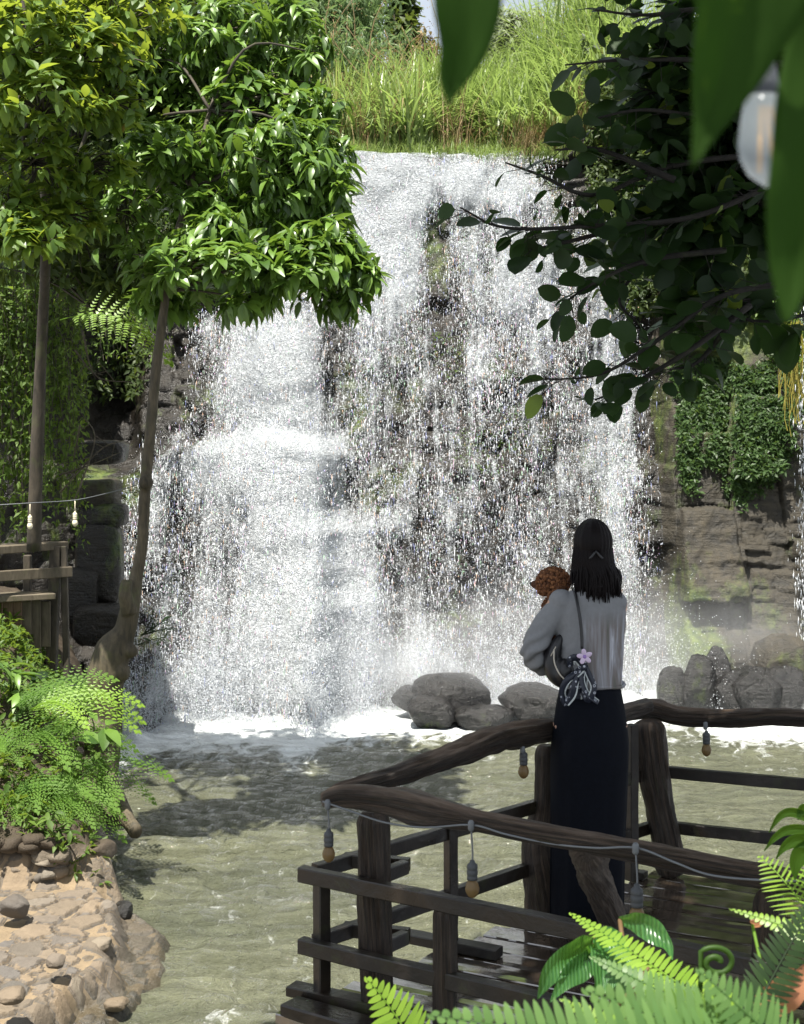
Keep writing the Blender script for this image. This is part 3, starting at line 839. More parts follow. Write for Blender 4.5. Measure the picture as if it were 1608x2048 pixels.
# ------------------------------------------------------------------ left bank and stone path
EDGE = [(-1.75, 1.0), (-1.7, 4.5), (-1.62, 6.2), (-1.50, 7.0), (-1.36, 7.35), (-1.27, 7.8), (-1.36, 8.35), (-1.62, 8.75), (-1.78, 9.1), (-2.02, 9.6), (-2.12, 10.3), (-2.3, 11.4), (-2.62, 13.0), (-3.05, 14.6), (-3.6, 16.5)]
def edge_x(y): return np.interp(y, [e[1] for e in EDGE], [e[0] for e in EDGE])
def bankZ(x, y, raw=False):
    x, y = np.broadcast_arrays(np.asarray(x, float), np.asarray(y, float))
    d = edge_x(y) - x + .05 * fbm(x * 3, y * 3, 0, 3, 91)
    path = -.25 + .34 * S(-.18, .06, d) + .14 * S(.16, .30, d + .08 * vn(x * 4, y * 4, 0, 92)) + .03 * S(0, 2, d)
    wall = S(8.62, 8.85, y + .10 * vn(x * 3, 0, 0, 93)) * S(.0, .12, d - .02)
    hi = .30 + .75 * S(8.9, 10.8, y) * S(0, .9, d) + .35 * S(.6, 2.0, d) * S(9.0, 10, y)
    z = path - .04 * S(8.2, 6.6, y) + wall * hi
    return z
xs = np.concatenate([np.arange(-6, -2.6, .06), np.arange(-2.6, -1.0, .016)]); ys = np.concatenate([np.arange(1, 6.3, .1), np.arange(6.3, 9.2, .016), np.arange(9.2, 15.5, .05)])
X, Y = np.meshgrid(xs, ys); Z = bankZ(X, Y)
# set stones
xw = X + .035 * vn(X * 5, Y * 5, 0, 94) + .008 * vn(X * 30, Y * 30, 0, 194); yw = Y + .035 * vn(X * 5, Y * 5, 3, 95)
def stones(sc, sd, gap, ht, w=.16):
    f1, f2, cid = vor(xw * sc, yw * sc * .8, sd)
    e = np.clip((f2 - f1 - gap) / w, 0, 1); e = e ** .8
    e = e * (1 + .4 * (xw * sc - np.round(xw * sc)) * (cid - .7) * 2)
    has = cid > .42
    return np.where(has, e * ht * (.5 + cid), 0), np.where(has & (e > .08), .04 + .96 * ((cid - .42) / .58), 0.0), e, np.where(has, np.clip(1 - np.abs((f2 - f1) - gap - w * .35) / (w * .6), 0, 1), 0)
h1, t1, e1, ed1 = stones(6.4, 101, .10, .020, .07)
h2, t2, e2, ed2 = stones(12.5, 103, .14, .013, .1)
use1 = t1 > 0
fade = S(-.05, .2, edge_x(Y) - X)
Z = Z + np.where(use1, h1, h2) * (.3 + .7 * fade) + .010 * fbm(X * 9, Y * 9, 0, 4, 96) + .008 * fbm(X * 2.5, Y * 2.5, 0, 2, 97) + .006 * fbm(X * 30, Y * 30, 0, 3, 98)
tint = np.where(use1, t1, t2)
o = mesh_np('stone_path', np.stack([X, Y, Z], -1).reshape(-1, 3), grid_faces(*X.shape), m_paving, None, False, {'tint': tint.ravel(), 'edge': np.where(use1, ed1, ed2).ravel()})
tag(o, kind='structure')

# ------------------------------------------------------------------ loose rocks
def rock(name, c, r, seed, mat, label, cat='boulder', group=None, rough=.22, sq=.85):
    n = 46; m = 30
    V, f = sphere_vf((0, 0, 0), 1.0, n, m)
    nrm = V / np.linalg.norm(V, axis=1)[:, None]
    d = 1 + rough * fbm(nrm[:, 0] * 1.6 + seed, nrm[:, 1] * 1.6, nrm[:, 2] * 1.6, 3, seed) + .05 * fbm(nrm[:, 0] * 6, nrm[:, 1] * 6 + seed, nrm[:, 2] * 6, 3, seed + 1)
    # chop with random planes -> facets
    r_ = np.random.default_rng(seed)
    V = nrm * d[:, None]
    for k in range(9):
        p = r_.normal(size=3); p /= np.linalg.norm(p); h = r_.uniform(.60, .90)
        q = V @ p; V = V - np.clip(q - h, 0, None)[:, None] * p * .85
    V = np.sign(V) * np.abs(V) ** sq * (1 + .03 * fbm(V[:, 0] * 9, V[:, 1] * 9, V[:, 2] * 9, 3, seed + 3))[:, None]
    V = V * np.array(r)
    a = seed * 1.3; R = np.array([[math.cos(a), -math.sin(a), 0], [math.sin(a), math.cos(a), 0], [0, 0, 1]])
    V[:, :2] = V[:, :2]
    o = mesh_np(name, V, f, mat, None, True, {'tint': np.full(len(V), (seed * .37) % 1)}, loc=c)
    return tag(o, label, cat, group)
def rockpx(px, py, w, h, z0, seed, mat, label, Y=None, dy=1.0, **k):
    if Y is None: Y = F * E / (py + h * .36 - HY)
    """outline centre / size in pixels, standing at depth Y"""
    c = P(px, py, Y); s = Y / F
    return rock('boulder', c, (w / 2 * s, w / 2 * s * dy, h / 2 * s), seed, mat, label, **k)
g = 'boulders at the foot of the falls'
rockpx(905, 1396, 160, 112, 0, 3, m_boulder, 'largest dark boulder at the foot of the falls, peaked and half in spray', Y=15.0, group=g)
rockpx(838, 1402, 110, 64, 0, 5, m_boulder, 'low sloping wet rock behind and left of the largest boulder', Y=15.1, group=g)
rockpx(860, 1424, 104, 68, 0, 8, m_boulder, 'small dark boulder standing in the water in front of the largest one', Y=14.6, group=g)
rockpx(968, 1436, 130, 54, 0, 12, m_boulder, 'flat rounded grey rock low in the water below the largest boulder', Y=14.6, group=g)
rockpx(1066, 1404, 132, 78, 0, 14, m_boulder, 'smooth rounded boulder directly left of the woman, in the pool', Y=14.9, group=g)
rockpx(1262, 1392, 60, 30, 0, 17, m_boulder, 'small rock in white water just behind the rail corner', group=g)
g = 'rocks under the brown cliff'
rockpx(1395, 1380, 75, 140, 0, 21, m_boulder, 'upright wet rock, second from the left in the row under the brown cliff', Y=14.95, group=g)
rockpx(1345, 1390, 60, 120, 0, 22, m_boulder, 'leftmost narrow rock in the row under the brown cliff, nearest the falling water', Y=14.95, group=g)
rockpx(1470, 1396, 110, 108, 0, 23, m_boulder, 'grey rock in the middle of the row under the brown cliff, speckled by spray', Y=14.95, group=g)
rockpx(1510, 1383, 130, 133, 0, 24, m_boulder, 'broad grey rock next to the rightmost one under the brown cliff', Y=14.95, group=g)
rockpx(1570, 1391, 100, 118, 0, 25, m_boulder, 'rightmost grey rock at the waterline under the brown cliff', Y=14.95, group=g)
rockpx(1440, 1371, 60, 157, 0, 26, m_boulder, 'tallest pointed rock of the row under the brown cliff', Y=15.15, group=g)
rockpx(1560, 1353, 130, 174, 0, 27, m_cliffr, 'mossy brown boulder behind the grey rocks at the far right', Y=15.25, group=g)
g = 'stones on the left bank'
rockpx(30, 1812, 60, 50, 0, 31, m_paving, 'big tan rounded stone on the path at the left picture edge', Y=8.0, group=g, dy=.9)
rockpx(247, 1822, 44, 40, 0, 32, m_boulder, 'grey stone at the water edge by the corner of the path', Y=8.6, group=g)
rockpx(222, 1785, 34, 22, 0, 33, m_boulder, 'small dark wet stone at the foot of the low wall by the water', Y=9.1, group=g)
rockpx(112, 1922, 40, 28, 0, 34, m_paving, 'round grey cobble in the middle of the path', Y=7.25, group=g)
rockpx(200, 1888, 46, 28, 0, 35, m_paving, 'reddish brown stone overhanging the path edge above the water', Y=7.75, group=g)
rockpx(20, 1990, 60, 28, 0, 36, m_paving, 'dark flat stone low on the path at the left picture edge', Y=6.7, group=g)
rockpx(232, 2008, 50, 28, 0, 37, m_paving, 'dark wet stone at the path rim near the bottom', Y=7.25, group=g)
# low retaining wall of stacked stones
w = empty('stone_wall', (-2.1, 8.75, .25), 'low wall of stacked rough tan stones under the ferns, behind the path', 'stone wall')
mb = MB(); r_ = np.random.default_rng(5)
for k in range(84):
    px = r_.uniform(-60, 205); yy = r_.uniform(0, 1)
    Yr = 8.72 + .10 * r_.random() + .15 * (px > 120)
    c = P(px, 1675 + 115 * yy + (px - 80) * .12, Yr)
    V, f = sphere_vf((0, 0, 0), 1, 16, 10)
    for q in range(7):
        p = r_.normal(size=3); p /= np.linalg.norm(p); V = V - np.clip(V @ p - r_.uniform(.6, .85), 0, None)[:, None] * p
    V *= 1 + .06 * fbm(V[:, 0] * 3 + k, V[:, 1] * 3, V[:, 2] * 3, 2, 7)[:, None]
    V = V * np.array([r_.uniform(.055, .10), .08, r_.uniform(.04, .07)]) + np.array(c)
    mb.add(V - np.array(w.location), f, a=.1 + .85 * r_.random())
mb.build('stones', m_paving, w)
# ------------------------------------------------------------------ vegetation
LT1 = leaf_t(.40, .30, .30); LT2 = leaf_t(.34, .35, .55); LTR = leaf_t(.72, .16, .18, prof=(0, .62, 1.0, .95, .6, 0)); LTB = leaf_t(.16, .2, .25)
def whorls(tips, axes, size, k=(6, 9), droop=.35, tmpl=LT1, spread=1.0, jit=.25, upn=1.0):
    """leaves radiating from each branch tip -> V,F,tint"""
    n = rng.integers(k[0], k[1] + 1, len(tips)); idx = np.repeat(np.arange(len(tips)), n)
    A = axes[idx]; m = len(idx)
    r = rdir(m); r = r - A * np.sum(r * A, 1)[:, None]; r /= np.maximum(np.linalg.norm(r, axis=1)[:, None], 1e-6)
    d = A * rng.uniform(.1, .9, m)[:, None] + r * spread
    d[:, 2] -= droop * rng.uniform(.3, 1.5, m)
    d /= np.linalg.norm(d, axis=1)[:, None]
    nr = np.array([0, 0, upn]) + A * .6 + rng.normal(size=(m, 3)) * jit
    s = size * rng.uniform(.7, 1.15, len(tips))[idx] * rng.uniform(.5, 1.15, m)
    M = frames(d, nr) * s[:, None, None]
    L = tips[idx] + A * rng.uniform(-.5, .1, m)[:, None] * size * .6
    base = rng.random(len(tips))
    tint = np.clip(base[idx] * .5 + rng.random(m) * .5, 0, 1)
    return scatter(*tmpl, M, L, tint)
def lobe_tips(c, r, n, shell=.55, low=-1.0, upb=.35, front=.25):
    u = rdir(n * 3); u = u[(u[:, 2] > low)][:n]; n = len(u)
    u[:, 1] -= front * rng.random(n); u /= np.linalg.norm(u, axis=1)[:, None]
    rr = np.where(rng.random(n) < .12, 1.18, 1.0) * rng.uniform(shell, 1.0, n) * (1 + .34 * vn(u[:, 0] * 3 + c[0] * 5, u[:, 1] * 3, u[:, 2] * 3, 5))
    p = np.asarray(c) + u * rr[:, None] * np.asarray(r)
    a = u * .7 + rng.normal(size=(n, 3)) * .25; a[:, 2] += upb
    return p, a / np.linalg.norm(a, axis=1)[:, None]
def lobepx(px, py, Y, rpx, rpy, n, dr=None, **k):
    s = Y / F; return lobe_tips(P(px, py, Y), (rpx * s, dr if dr else .8 * rpx * s, rpy * s), n, **k)
def limb(mb, a, b, r0, r1, seg=6, n=8, w=.12, seed=0):
    a = np.array(a, float); b = np.array(b, float); L = np.linalg.norm(b - a)
    r_ = np.random.default_rng(seed)
    m = (a + b) / 2 + r_.normal(size=3) * L * w * .5; m[2] += L * .05
    pts = spline([a, m, b], n)
    mb.add(*tube_vf(pts, np.linspace(r0, r1, n), seg))

def tree(name, label, cat, crown_parts, mat, lmat, trunk=None, loc=(0, 0, 0), group=None, twigs=True, hub=None, r0=.05):
    """trunk: list of (point, radius).  crown_parts: list of (tips, axes, size, kw)"""
    t = empty(name, loc, label, cat, group)
    mb = MB(); loc = np.array(loc, float)
    for tips, axes, size, kw in crown_parts:
        V, f, a = whorls(tips, axes, size, **kw); mb.add(V - loc, f, a)
    mb.build('crown', lmat, t)
    if trunk is not None:
        tb = MB()
        pts = spline([p for p, r in trunk], len(trunk) * 6); rad = np.interp(np.linspace(0, 1, len(pts)), np.linspace(0, 1, len(trunk)), [r for p, r in trunk])
        dsp = 1 + .12 * np.array([vn(np.cos(np.linspace(0, 6.28, 12)) * 1.5 + i * .35, np.sin(np.linspace(0, 6.28, 12)) * 1.5, i * .2, 3) for i in range(len(pts))])
        tb.add(*tube_vf(pts - loc, rad, 12, disp=dsp))
        if hub is not None:
            k = 0
            for tips, axes, size, kw in crown_parts:
                c = tips.mean(0)
                h = np.array(hub[k % len(hub)], float)
                limb(tb, h - loc, c - loc, r0, r0 * .45, 7, 10, .2, k)
                if twigs:
                    for q in tips[::max(1, len(tips) // 26)]:
                        limb(tb, c - loc + (h - c) * .1, q - loc, r0 * .35, .004, 4, 6, .2, k * 31)
                        k += 1
                k += 1
        tb.build('trunk', mat, t)
    return t
W = lambda **k: k

# --- big tree leaning over the left side of the falls
T1 = [(P(185, 1640, 10.2), .20), (P(195, 1560, 10.25), .15), (P(205, 1500, 10.3), .12), (P(214, 1440, 10.3), .10), (P(211, 1395, 10.3), .115), (P(212, 1350, 10.3), .135), (P(228, 1300, 10.3), .13), (P(250, 1262, 10.3), .078), (P(262, 1205, 10.3), .068), (P(273, 1150, 10.3), .048), (P(284, 1090, 10.3), .042), (P(290, 980, 10.3), .042),
      (P(299, 880, 10.3), .042), (P(312, 740, 10.3), .036), (P(322, 660, 10.3), .035), (P(332, 590, 10.3), .03), (P(345, 500, 10.3), .03), (P(380, 380, 10.5), .025), (P(420, 220, 10.8), .02)]
lobes = []
def add_l(lst, sz, kw, *a, **k):
    tips, ax = lobepx(*a, **k); lst.append((tips, ax, sz, kw))
kw = W(tmpl=LT1, droop=.45); kw2 = W(tmpl=LT2, droop=.7)
add_l(lobes, .17, kw, 430, 545, 10.0, 185, 62, 110, low=-.5)
add_l(lobes, .17, kw, 620, 540, 10.0, 120, 78, 110, low=-.6)
add_l(lobes, .17, kw2, 430, 470, 10.1, 80, 60, 70)
add_l(lobes, .16, kw2, 570, 340, 10.4, 115, 120, 170)
add_l(lobes, .16, kw2, 640, 430, 10.4, 65, 90, 70)
add_l(lobes, .15, kw, 500, 230, 11.0, 110, 110, 140)
add_l(lobes, .15, kw2, 570, 170, 11.2, 70, 110, 100)
add_l(lobes, .15, kw2, 450, 60, 11.2, 110, 90, 130)
add_l(lobes, .15, kw, 330, 300, 10.5, 110, 60, 90)
add_l(lobes, .16, kw2, 600, 250, 10.8, 60, 80, 60)
add_l(lobes, .16, kw2, 655, 500, 10.1, 80, 70, 60)
add_l(lobes, .16, kw2, 620, 290, 10.5, 60, 60, 50)
add_l(lobes, .15, kw, 420, 390, 10.6, 110, 60, 90)
add_l(lobes, .14, kw, 260, 420, 11.2, 120, 90, 110)
add_l(lobes, .14, kw, 300, 120, 11.6, 120, 120, 130)
for a_ in ((725, 545, 10, 45, 34, 18), (690, 598, 10, 45, 26, 16), (500, 605, 10, 70, 24, 20), (655, 300, 10.6, 50, 45, 20), (665, 205, 10.9, 35, 35, 12), (618, 105, 11.1, 50, 50, 20), (585, 20, 11.2, 50, 40, 18), (690, 380, 10.3, 35, 50, 16)): add_l(lobes, .16, kw2, *a_)
add_l(lobes, .14, kw, 330, 610, 10.6, 70, 40, 60, low=-.5)
kwi = W(tmpl=LEAF_LO, droop=.3, k=(6, 9))
for a in ((430, 300, 11.6, 160, 170, 260), (560, 430, 11.2, 110, 100, 150), (420, 100, 11.8, 160, 130, 200), (300, 250, 11.7, 150, 170, 200)): add_l(lobes, .15, kwi, *a, shell=.1)
tree('leaning_tree', 'tree with thin leaning trunk and glossy drooping leaves over the left of the falls', 'tree', lobes, m_bark, m_leaf, None, loc=tuple(P(196, 1500, 10.3)))
t1 = bpy.data.objects['leaning_tree']
l0 = np.array(t1.location)
mb = MB()
pts = spline([p for p, r in T1], 100); rad = np.interp(np.linspace(0, 1, 100), np.linspace(0, 1, len(T1)), [r for p, r in T1])
mb.add(*tube_vf(pts, rad, 16))
stub = [(P(258, 1225, 10.25), .06), (P(250, 1190, 10.2), .048), (P(254, 1160, 10.2), .040)]
mb.add(*tube_vf([p for p, r in stub], [r for p, r in stub], 12))
for (px, py, r) in ((262, 1302, .05), (240, 1345, .07), (292, 965, .055), (190, 1470, .12)):
    mb.add(*sphere_vf(P(px, py, 10.25), r, 14, 10))
def knob(co, no):
    w = co + l0
    d = .018 * fbm(w[:, 0] * 9, w[:, 1] * 9, w[:, 2] * 4, 4, 7) + .012 * fbm(w[:, 0] * 30, w[:, 1] * 30, w[:, 2] * 8, 3, 8)
    k = S(.9, 2.2, E - w[:, 2] - .3) * .8 + .25
    return co + no * (d * k)[:, None]
remesh('trunk', mb, m_bark, t1, .014, 3, None, tuple(l0), post=knob)
mb = MB(); k = 0
hubs = [P(332, 590, 10.3), P(345, 500, 10.3), P(380, 380, 10.5), P(420, 220, 10.8)]
for tips, ax, sz, kk in lobes:
    c = tips.mean(0); h = min(hubs, key=lambda q: (Vector(c) - q).length)
    limb(mb, np.array(h) - l0, c - l0, .013, .006, 6, 10, .2, k)
    for q in tips[::4]:
        limb(mb, c - l0, q - l0, .007, .003, 4, 6, .15, k); k += 1
mb.build('branches', m_barkd, t1)
# side twig with narrow leaves low on the trunk
mb = MB(); tw = []
for a, b in (((283, 1270), (340, 1235)), ((283, 1270), (355, 1258)), ((275, 1290), (330, 1275)), ((290, 1265), (305, 1212))):
    A, B = np.array(P(*a, 10.2)), np.array(P(*b, 10.0)); limb(mb, A - l0, B - l0, .005, .002, 4, 6, .1, 3)
    for q in np.linspace(.3, 1, 6): tw.append(A + (B - A) * q)
tw = np.array(tw); ax = rdir(len(tw)); V, f, a = whorls(tw, ax, .10, (1, 2), .2, LTB); mb.add(V - l0, f, a * .3)
mb.build('side_twig', m_dark, t1)

# --- lime leaved tree, far left
lobes = []; kw = W(tmpl=LTR, droop=.1, k=(5, 8)); kw3 = W(tmpl=leaf_t(.5, .2, .25), droop=.2, k=(5, 8))
add_l(lobes, .125, kw3, 40, 60, 9.4, 130, 90, 120)
add_l(lobes, .125, kw3, 170, 100, 9.6, 120, 80, 110)
add_l(lobes, .125, kw3, 90, 200, 9.4, 150, 70, 120)
add_l(lobes, .125, kw3, 220, 200, 9.8, 80, 70, 50)
add_l(lobes, .13, kw3, 60, 330, 9.6, 130, 70, 70)
add_l(lobes, .13, kw3, 190, 330, 9.9, 80, 50, 40)
add_l(lobes, .13, kw3, 130, 430, 9.9, 90, 50, 50)
add_l(lobes, .13, kw3, 60, 470, 9.4, 90, 50, 60)
add_l(lobes, .13, kw3, 20, 430, 9.5, 60, 70, 40)
add_l(lobes, .125, kw3, 240, 20, 10.2, 120, 50, 70)
for c_, r_3, n_ in (((-3.3, 10.7, 7.5), (1.2, 1.0, .6), 330), ((-2.5, 11.2, 7.7), (.8, .7, .5), 170)):  # unseen lobes above the frame, added to shade the hollow behind
    tp_, ax_ = lobe_tips(c_, r_3, n_, shell=.1); lobes.append((tp_, ax_, .15, kw3))
T2 = [(P(68, 1100, 11.2), .055), (P(72, 960, 11.1), .05), (P(80, 760, 11.0), .046), (P(88, 590, 10.8), .04), (P(92, 480, 10.4), .034), (P(90, 300, 9.9), .028), (P(85, 150, 9.6), .02)]
tree('slender_tree', 'slender straight dark trunk at far left with a crown of broad lime green leaves', 'tree', lobes, m_barkd, m_lime, T2, tuple(P(68, 1100, 11.2)), hub=[P(92, 470, 10.4), P(90, 300, 9.9), P(85, 170, 9.6)], r0=.018)

# --- dark shrubs filling the hollow behind them
def shrub(name, label, lobes_, mat, cat='shrub', group=None, stem=m_barkd):
    c = np.mean([l[0].mean(0) for l in lobes_], axis=0); z0 = min(l[0][:, 2].min() for l in lobes_)
    loc = (c[0], c[1], z0 - .1)
    t = empty(name, loc, label, cat, group); loc = np.array(loc)
    mb = MB(); sb = MB(); k = 0
    for tips, axes, size, kw in lobes_:
        V, f, a = whorls(tips, axes, size, **kw); mb.add(V - loc, f, a)
        for q in tips[::max(1, len(tips) // 14)]:
            limb(sb, (0, 0, 0), q - loc, .012, .004, 4, 6, .1, k); k += 1
    mb.build('foliage', mat, t); sb.build('stem', stem, t)
    return t
kwd = W(tmpl=LEAF_LO, droop=.3, k=(6, 9))
def sh(name, label, mat, sz, kw, specs, **k):
    l = []
    for s in specs: add_l(l, sz, kw, *s[:6], **(s[6] if len(s) > 6 else {}))
    return shrub(name, label, l, mat, **k)
sh('dark_shrub', 'dense dark bush filling the hollow behind the lime leaved crown', m_bush, .15, kwd, [(120, 330, 11.8, 170, 150, 260), (250, 220, 11.6, 120, 150, 200), (60, 120, 11.8, 140, 160, 150)])
sh('dark_shrub', 'shadowed bush under the glossy crown, left of the thin leaning trunk', m_bush, .15, kwd, [(150, 480, 11.9, 150, 110, 220), (230, 560, 11.9, 110, 50, 90)])

# --- hanging creepers on the left cliff
def creeper(name, label, x0, x1, ztop, zbot, Yd, n, mat, size, tmpl=LEAF_LO, group='creepers hanging on the left cliff', fall=1.0):
    loc = np.array([(x0 + x1) / 2, Yd, zbot])
    t = empty(name, tuple(loc), label, 'creeper', group)
    mb = MB(); sb = MB(); tips = []; r_ = np.random.default_rng(int(abs(x0) * 100))
    for k in range(n):
        x = r_.uniform(x0, x1); y = Yd + r_.normal() * .12; zt = ztop - r_.random() * .3; zb = zbot + r_.random() ** 1.5 * (ztop - zbot) * .75
        m = 12; zz = np.linspace(zt, zb, m)
        xx = x + .05 * np.sin(zz * 3 + k) + .03 * r_.normal(size=m).cumsum() * .4
        yy = y - .12 * (zt - zz) * fall * .3 + .02 * r_.normal(size=m)
        p = np.stack([xx, yy, zz], -1)
        sb.add(*tube_vf(p - loc, .003, 3, False))
        L = int((zt - zb) / .045)
        q = np.stack([np.interp(np.linspace(0, 1, L), np.linspace(0, 1, m), p[:, i]) for i in range(3)], -1) if L > 1 else p
        tips.append(q + r_.normal(size=q.shape) * .03)
    tips = np.concatenate(tips); ax = rdir(len(tips)); ax[:, 1] = -abs(ax[:, 1]) - .5; ax[:, 2] -= .3; ax /= np.linalg.norm(ax, axis=1)[:, None]
    V, f, a = whorls(tips, ax, size, (1, 3), .6, tmpl); mb.add(V - loc, f, a)
    mb.build('foliage', mat, t); sb.build('stem', m_barkd, t)
creeper('creeper', 'light green creeper curtain hanging between the slender trunk and the dark cave', -3.25, -2.83, 4.35, 2.3, 12.7, 62, m_vine, .075)
creeper('creeper', 'shaded green creeper curtain hanging at the left picture edge behind the slender trunk', -3.9, -3.2, 4.6, 1.9, 12.75, 80, m_vine, .085)
creeper('creeper', 'darker strand of creeper trailing low beside the hut roofline and wet rocks', -3.1, -2.75, 2.9, 1.9, 12.4, 16, m_vine, .06)
creeper('creeper', 'creeper of fine pale leaves hanging in the cave mouth left of the falls', -3.4, -2.5, 4.6, 3.7, 15.2, 40, m_vine, .07)

# --- ferns
def frond_vf(base, d0, length, droop=.6, npin=26, plen=.28, bip=False, tw=.14, start=.12, up=(0, 0, 1), tilt=0.0, curlp=.25, side=None, tooth=.028):
    """one frond: rachis curve + pinnae on both sides"""
    base = np.array(base, float); d0 = np.array(d0, float); d0 /= np.linalg.norm(d0)
    n = 16; t = np.linspace(0, 1, n)
    pts = [base]; d = d0.copy()
    for i in range(1, n):
        d = d + np.array([0, 0, -droop * 2.2 / n * (i / n + .25)]); d /= np.linalg.norm(d)
        pts.append(pts[-1] + d * length / (n - 1))
    pts = np.array(pts); T = np.gradient(pts, axis=0); T /= np.linalg.norm(T, axis=1)[:, None]
    up = np.array(up, float)
    V, f = tube_vf(pts, np.linspace(.0045, .0012, n) * max(.6, length), 5)
    out = MB(); out.add(V, f, .3)
    ts = start + (1 - start) * (np.arange(npin) + .5) / npin
    for sgn in (-1, 1):
        tt = ts + sgn * .2 / npin
        p = np.stack([np.interp(tt, t, pts[:, i]) for i in range(3)], -1); tg = np.stack([np.interp(tt, t, T[:, i]) for i in range(3)], -1)
        s = np.cross(up, tg); s /= np.linalg.norm(s, axis=1)[:, None]; nr = np.cross(tg, s)
        prof = np.clip(np.sin(np.pi * np.clip((tt - start) / (1 - start), 0, 1) ** .62 * .93 + .16), .05, 1)
        ln = length * plen * prof
        dirs = s * sgn + tg * .38 + nr * (.12 - tilt) + rng.normal(size=p.shape) * .03
        if not bip:
            M = frames(dirs, nr + rng.normal(size=p.shape) * .06) 
            M = np.stack([M[:, :, 0] * ln[:, None], M[:, :, 1] * (length * tw)[..., None] if np.ndim(tw) else M[:, :, 1] * (length * tw), M[:, :, 2] * ln[:, None]], -1)
            V, f, a = scatter(*PIN, M, p, rng.random(len(p)) * .6 + .3 * tt)
            out.add(V, f, a)
        else:
            dirs /= np.linalg.norm(dirs, axis=1)[:, None]
            for k in range(len(p)):
                m = max(4, int(ln[k] / (length * tooth)))
                q = (np.arange(m) + .3) / m
                pp = p[k] + dirs[k] * ln[k] * q[:, None] - np.array([0, 0, 1]) * (curlp * ln[k] * q ** 2)[:, None]
                s2 = np.cross(nr[k], dirs[k]); s2 /= np.linalg.norm(s2)
                wl = length * tw * .42 * (1 - q * .8) + .002
                for g2 in (-1, 1):
                    dd = s2 * g2 + dirs[k] * .55
                    dd = np.repeat(dd[None], m, 0) + rng.normal(size=(m, 3)) * .05
                    M = frames(dd, np.repeat(nr[k][None], m, 0)) * wl[:, None, None]
                    V, f, a = scatter(*TOOTH, M, pp, np.full(m, .3 + .5 * tt[k]))
                    out.add(V, f, a)
    return out
PIN = leaf_t(1.0, .0, .18, prof=(0, .9, 1.0, .85, .5, 0)); PIN[0][:, 1] *= .5
TOOTH = (np.array([[0, -.28, 0], [.6, -.16, .0], [1, .05, -.1], [.5, .24, 0], [0, .28, 0]]), [np.array([[0, 1, 3], [0, 3, 4], [1, 2, 3]])])
def fern(name, label, base, fronds, mat, group=None, cat='fern'):
    """fronds: list of (direction, length, kwargs)"""
    t = empty(name, tuple(base), label, cat, group)
    for d, ln, kw in fronds:
        o = kw.pop('off', (0, 0, 0)); mt = kw.pop('mat', mat)
        frond_vf(o, d, ln, **kw).build('frond', mt, t)
    return t
def ring_fronds(n, ln, el=(.3, 1.0), face=None, sd=0, **kw):
    r_ = np.random.default_rng(sd); out = []
    for k in range(n):
        a = 2 * math.pi * (k + r_.random() * .6) / n
        if face is not None: a = face[0] + (r_.random() - .5) * face[1]
        e = r_.uniform(*el)
        out.append(((math.cos(a), math.sin(a), e), ln * r_.uniform(.7, 1.15), dict(kw)))
    return out
# left bank ferns
g = 'ferns on the left bank'
bk = dict(bip=True, plen=.21, tw=.075, npin=15, droop=.75, up=(.2, -.6, .7), tooth=.042)
def bankpt(px, py, Y):
    p = P(px, py, Y); return (p.x, p.y, p.z)
fern('bracken', 'bright green bracken fern spreading right above the stone wall, middle of the left bank', bankpt(60, 1475, 9.6), ring_fronds(7, .74, (.15, .7), (-.5, 2.4), 1, **bk), m_fern, g)
fern('bracken', 'bracken fern with long fronds reaching up right beside the leaning trunk', bankpt(20, 1420, 9.8), ring_fronds(7, .75, (.3, .9), (0.1, 1.6), 2, **bk), m_fern, g)
fern('bracken', 'bracken fern drooping down over the stone wall', bankpt(85, 1560, 9.4), ring_fronds(6, .66, (-.1, .5), (-.8, 2.2), 3, **bk), m_fern, g)
fern('bracken', 'lowest bracken fern hanging over the corner of the stone wall', bankpt(105, 1590, 9.2), ring_fronds(5, .6, (-.2, .3), (-.9, 1.8), 4, **bk), m_fern, g)
fern('bracken', 'bracken fern at the left picture edge below the hut', bankpt(-20, 1500, 9.3), ring_fronds(8, .6, (.1, .8), (-.5, 2.6), 5, **bk), m_fern, g)
fern('bracken', 'small shaded fern behind the others below the hut', bankpt(90, 1410, 10.2), ring_fronds(8, .45, (.3, .9), None, 6, **bk), m_ferng, g)
fern('bracken', 'fern mound at the foot of the leaning trunk, nearest the water', bankpt(150, 1530, 9.5), ring_fronds(6, .6, (-.1, .5), (-.6, 2.6), 7, **bk), m_fern, g)
fern('bracken', 'fern leaning out from the bank above the broken log', bankpt(150, 1600, 9.35), ring_fronds(7, .42, (-.2, .5), (-.6, 2.6), 8, **bk), m_fern, g)
fern('bracken', 'fern spilling over the left end of the stone wall', bankpt(10, 1590, 9.1), ring_fronds(8, .55, (-.1, .5), (-.9, 2.6), 9, **bk), m_fern, g)
fern('bracken', 'lime tinted fern with two long arching fronds below the hut wall', bankpt(60, 1420, 9.5), ring_fronds(6, .7, (.2, .6), (-.3, 1.4), 10, **bk), m_fernb, g)
# arching tree fern frond lit against the cave
fern('tree_fern', 'single long arching bright tree fern frond in front of the dark cave', bankpt(120, 640, 11.0), [((1, -.15, .30), 1.04, dict(bip=True, plen=.30, tw=.085, npin=13, droop=1.15, start=.1, curlp=.15, tilt=-.2, up=(.25, -.75, .6)))], m_fernb, None)
fern('tree_fern', 'faded fern fronds behind the lit arching frond', bankpt(150, 560, 12.4), [((1, .1, .2), .7, dict(bip=True, plen=.3, tw=.12, npin=14, droop=.6)), ((.6, -.3, .1), .6, dict(bip=True, plen=.3, tw=.12, npin=14, droop=.8)), ((1, -.3, .6), .65, dict(bip=True, plen=.3, tw=.12, npin=14, droop=.8))], m_ferng, None)

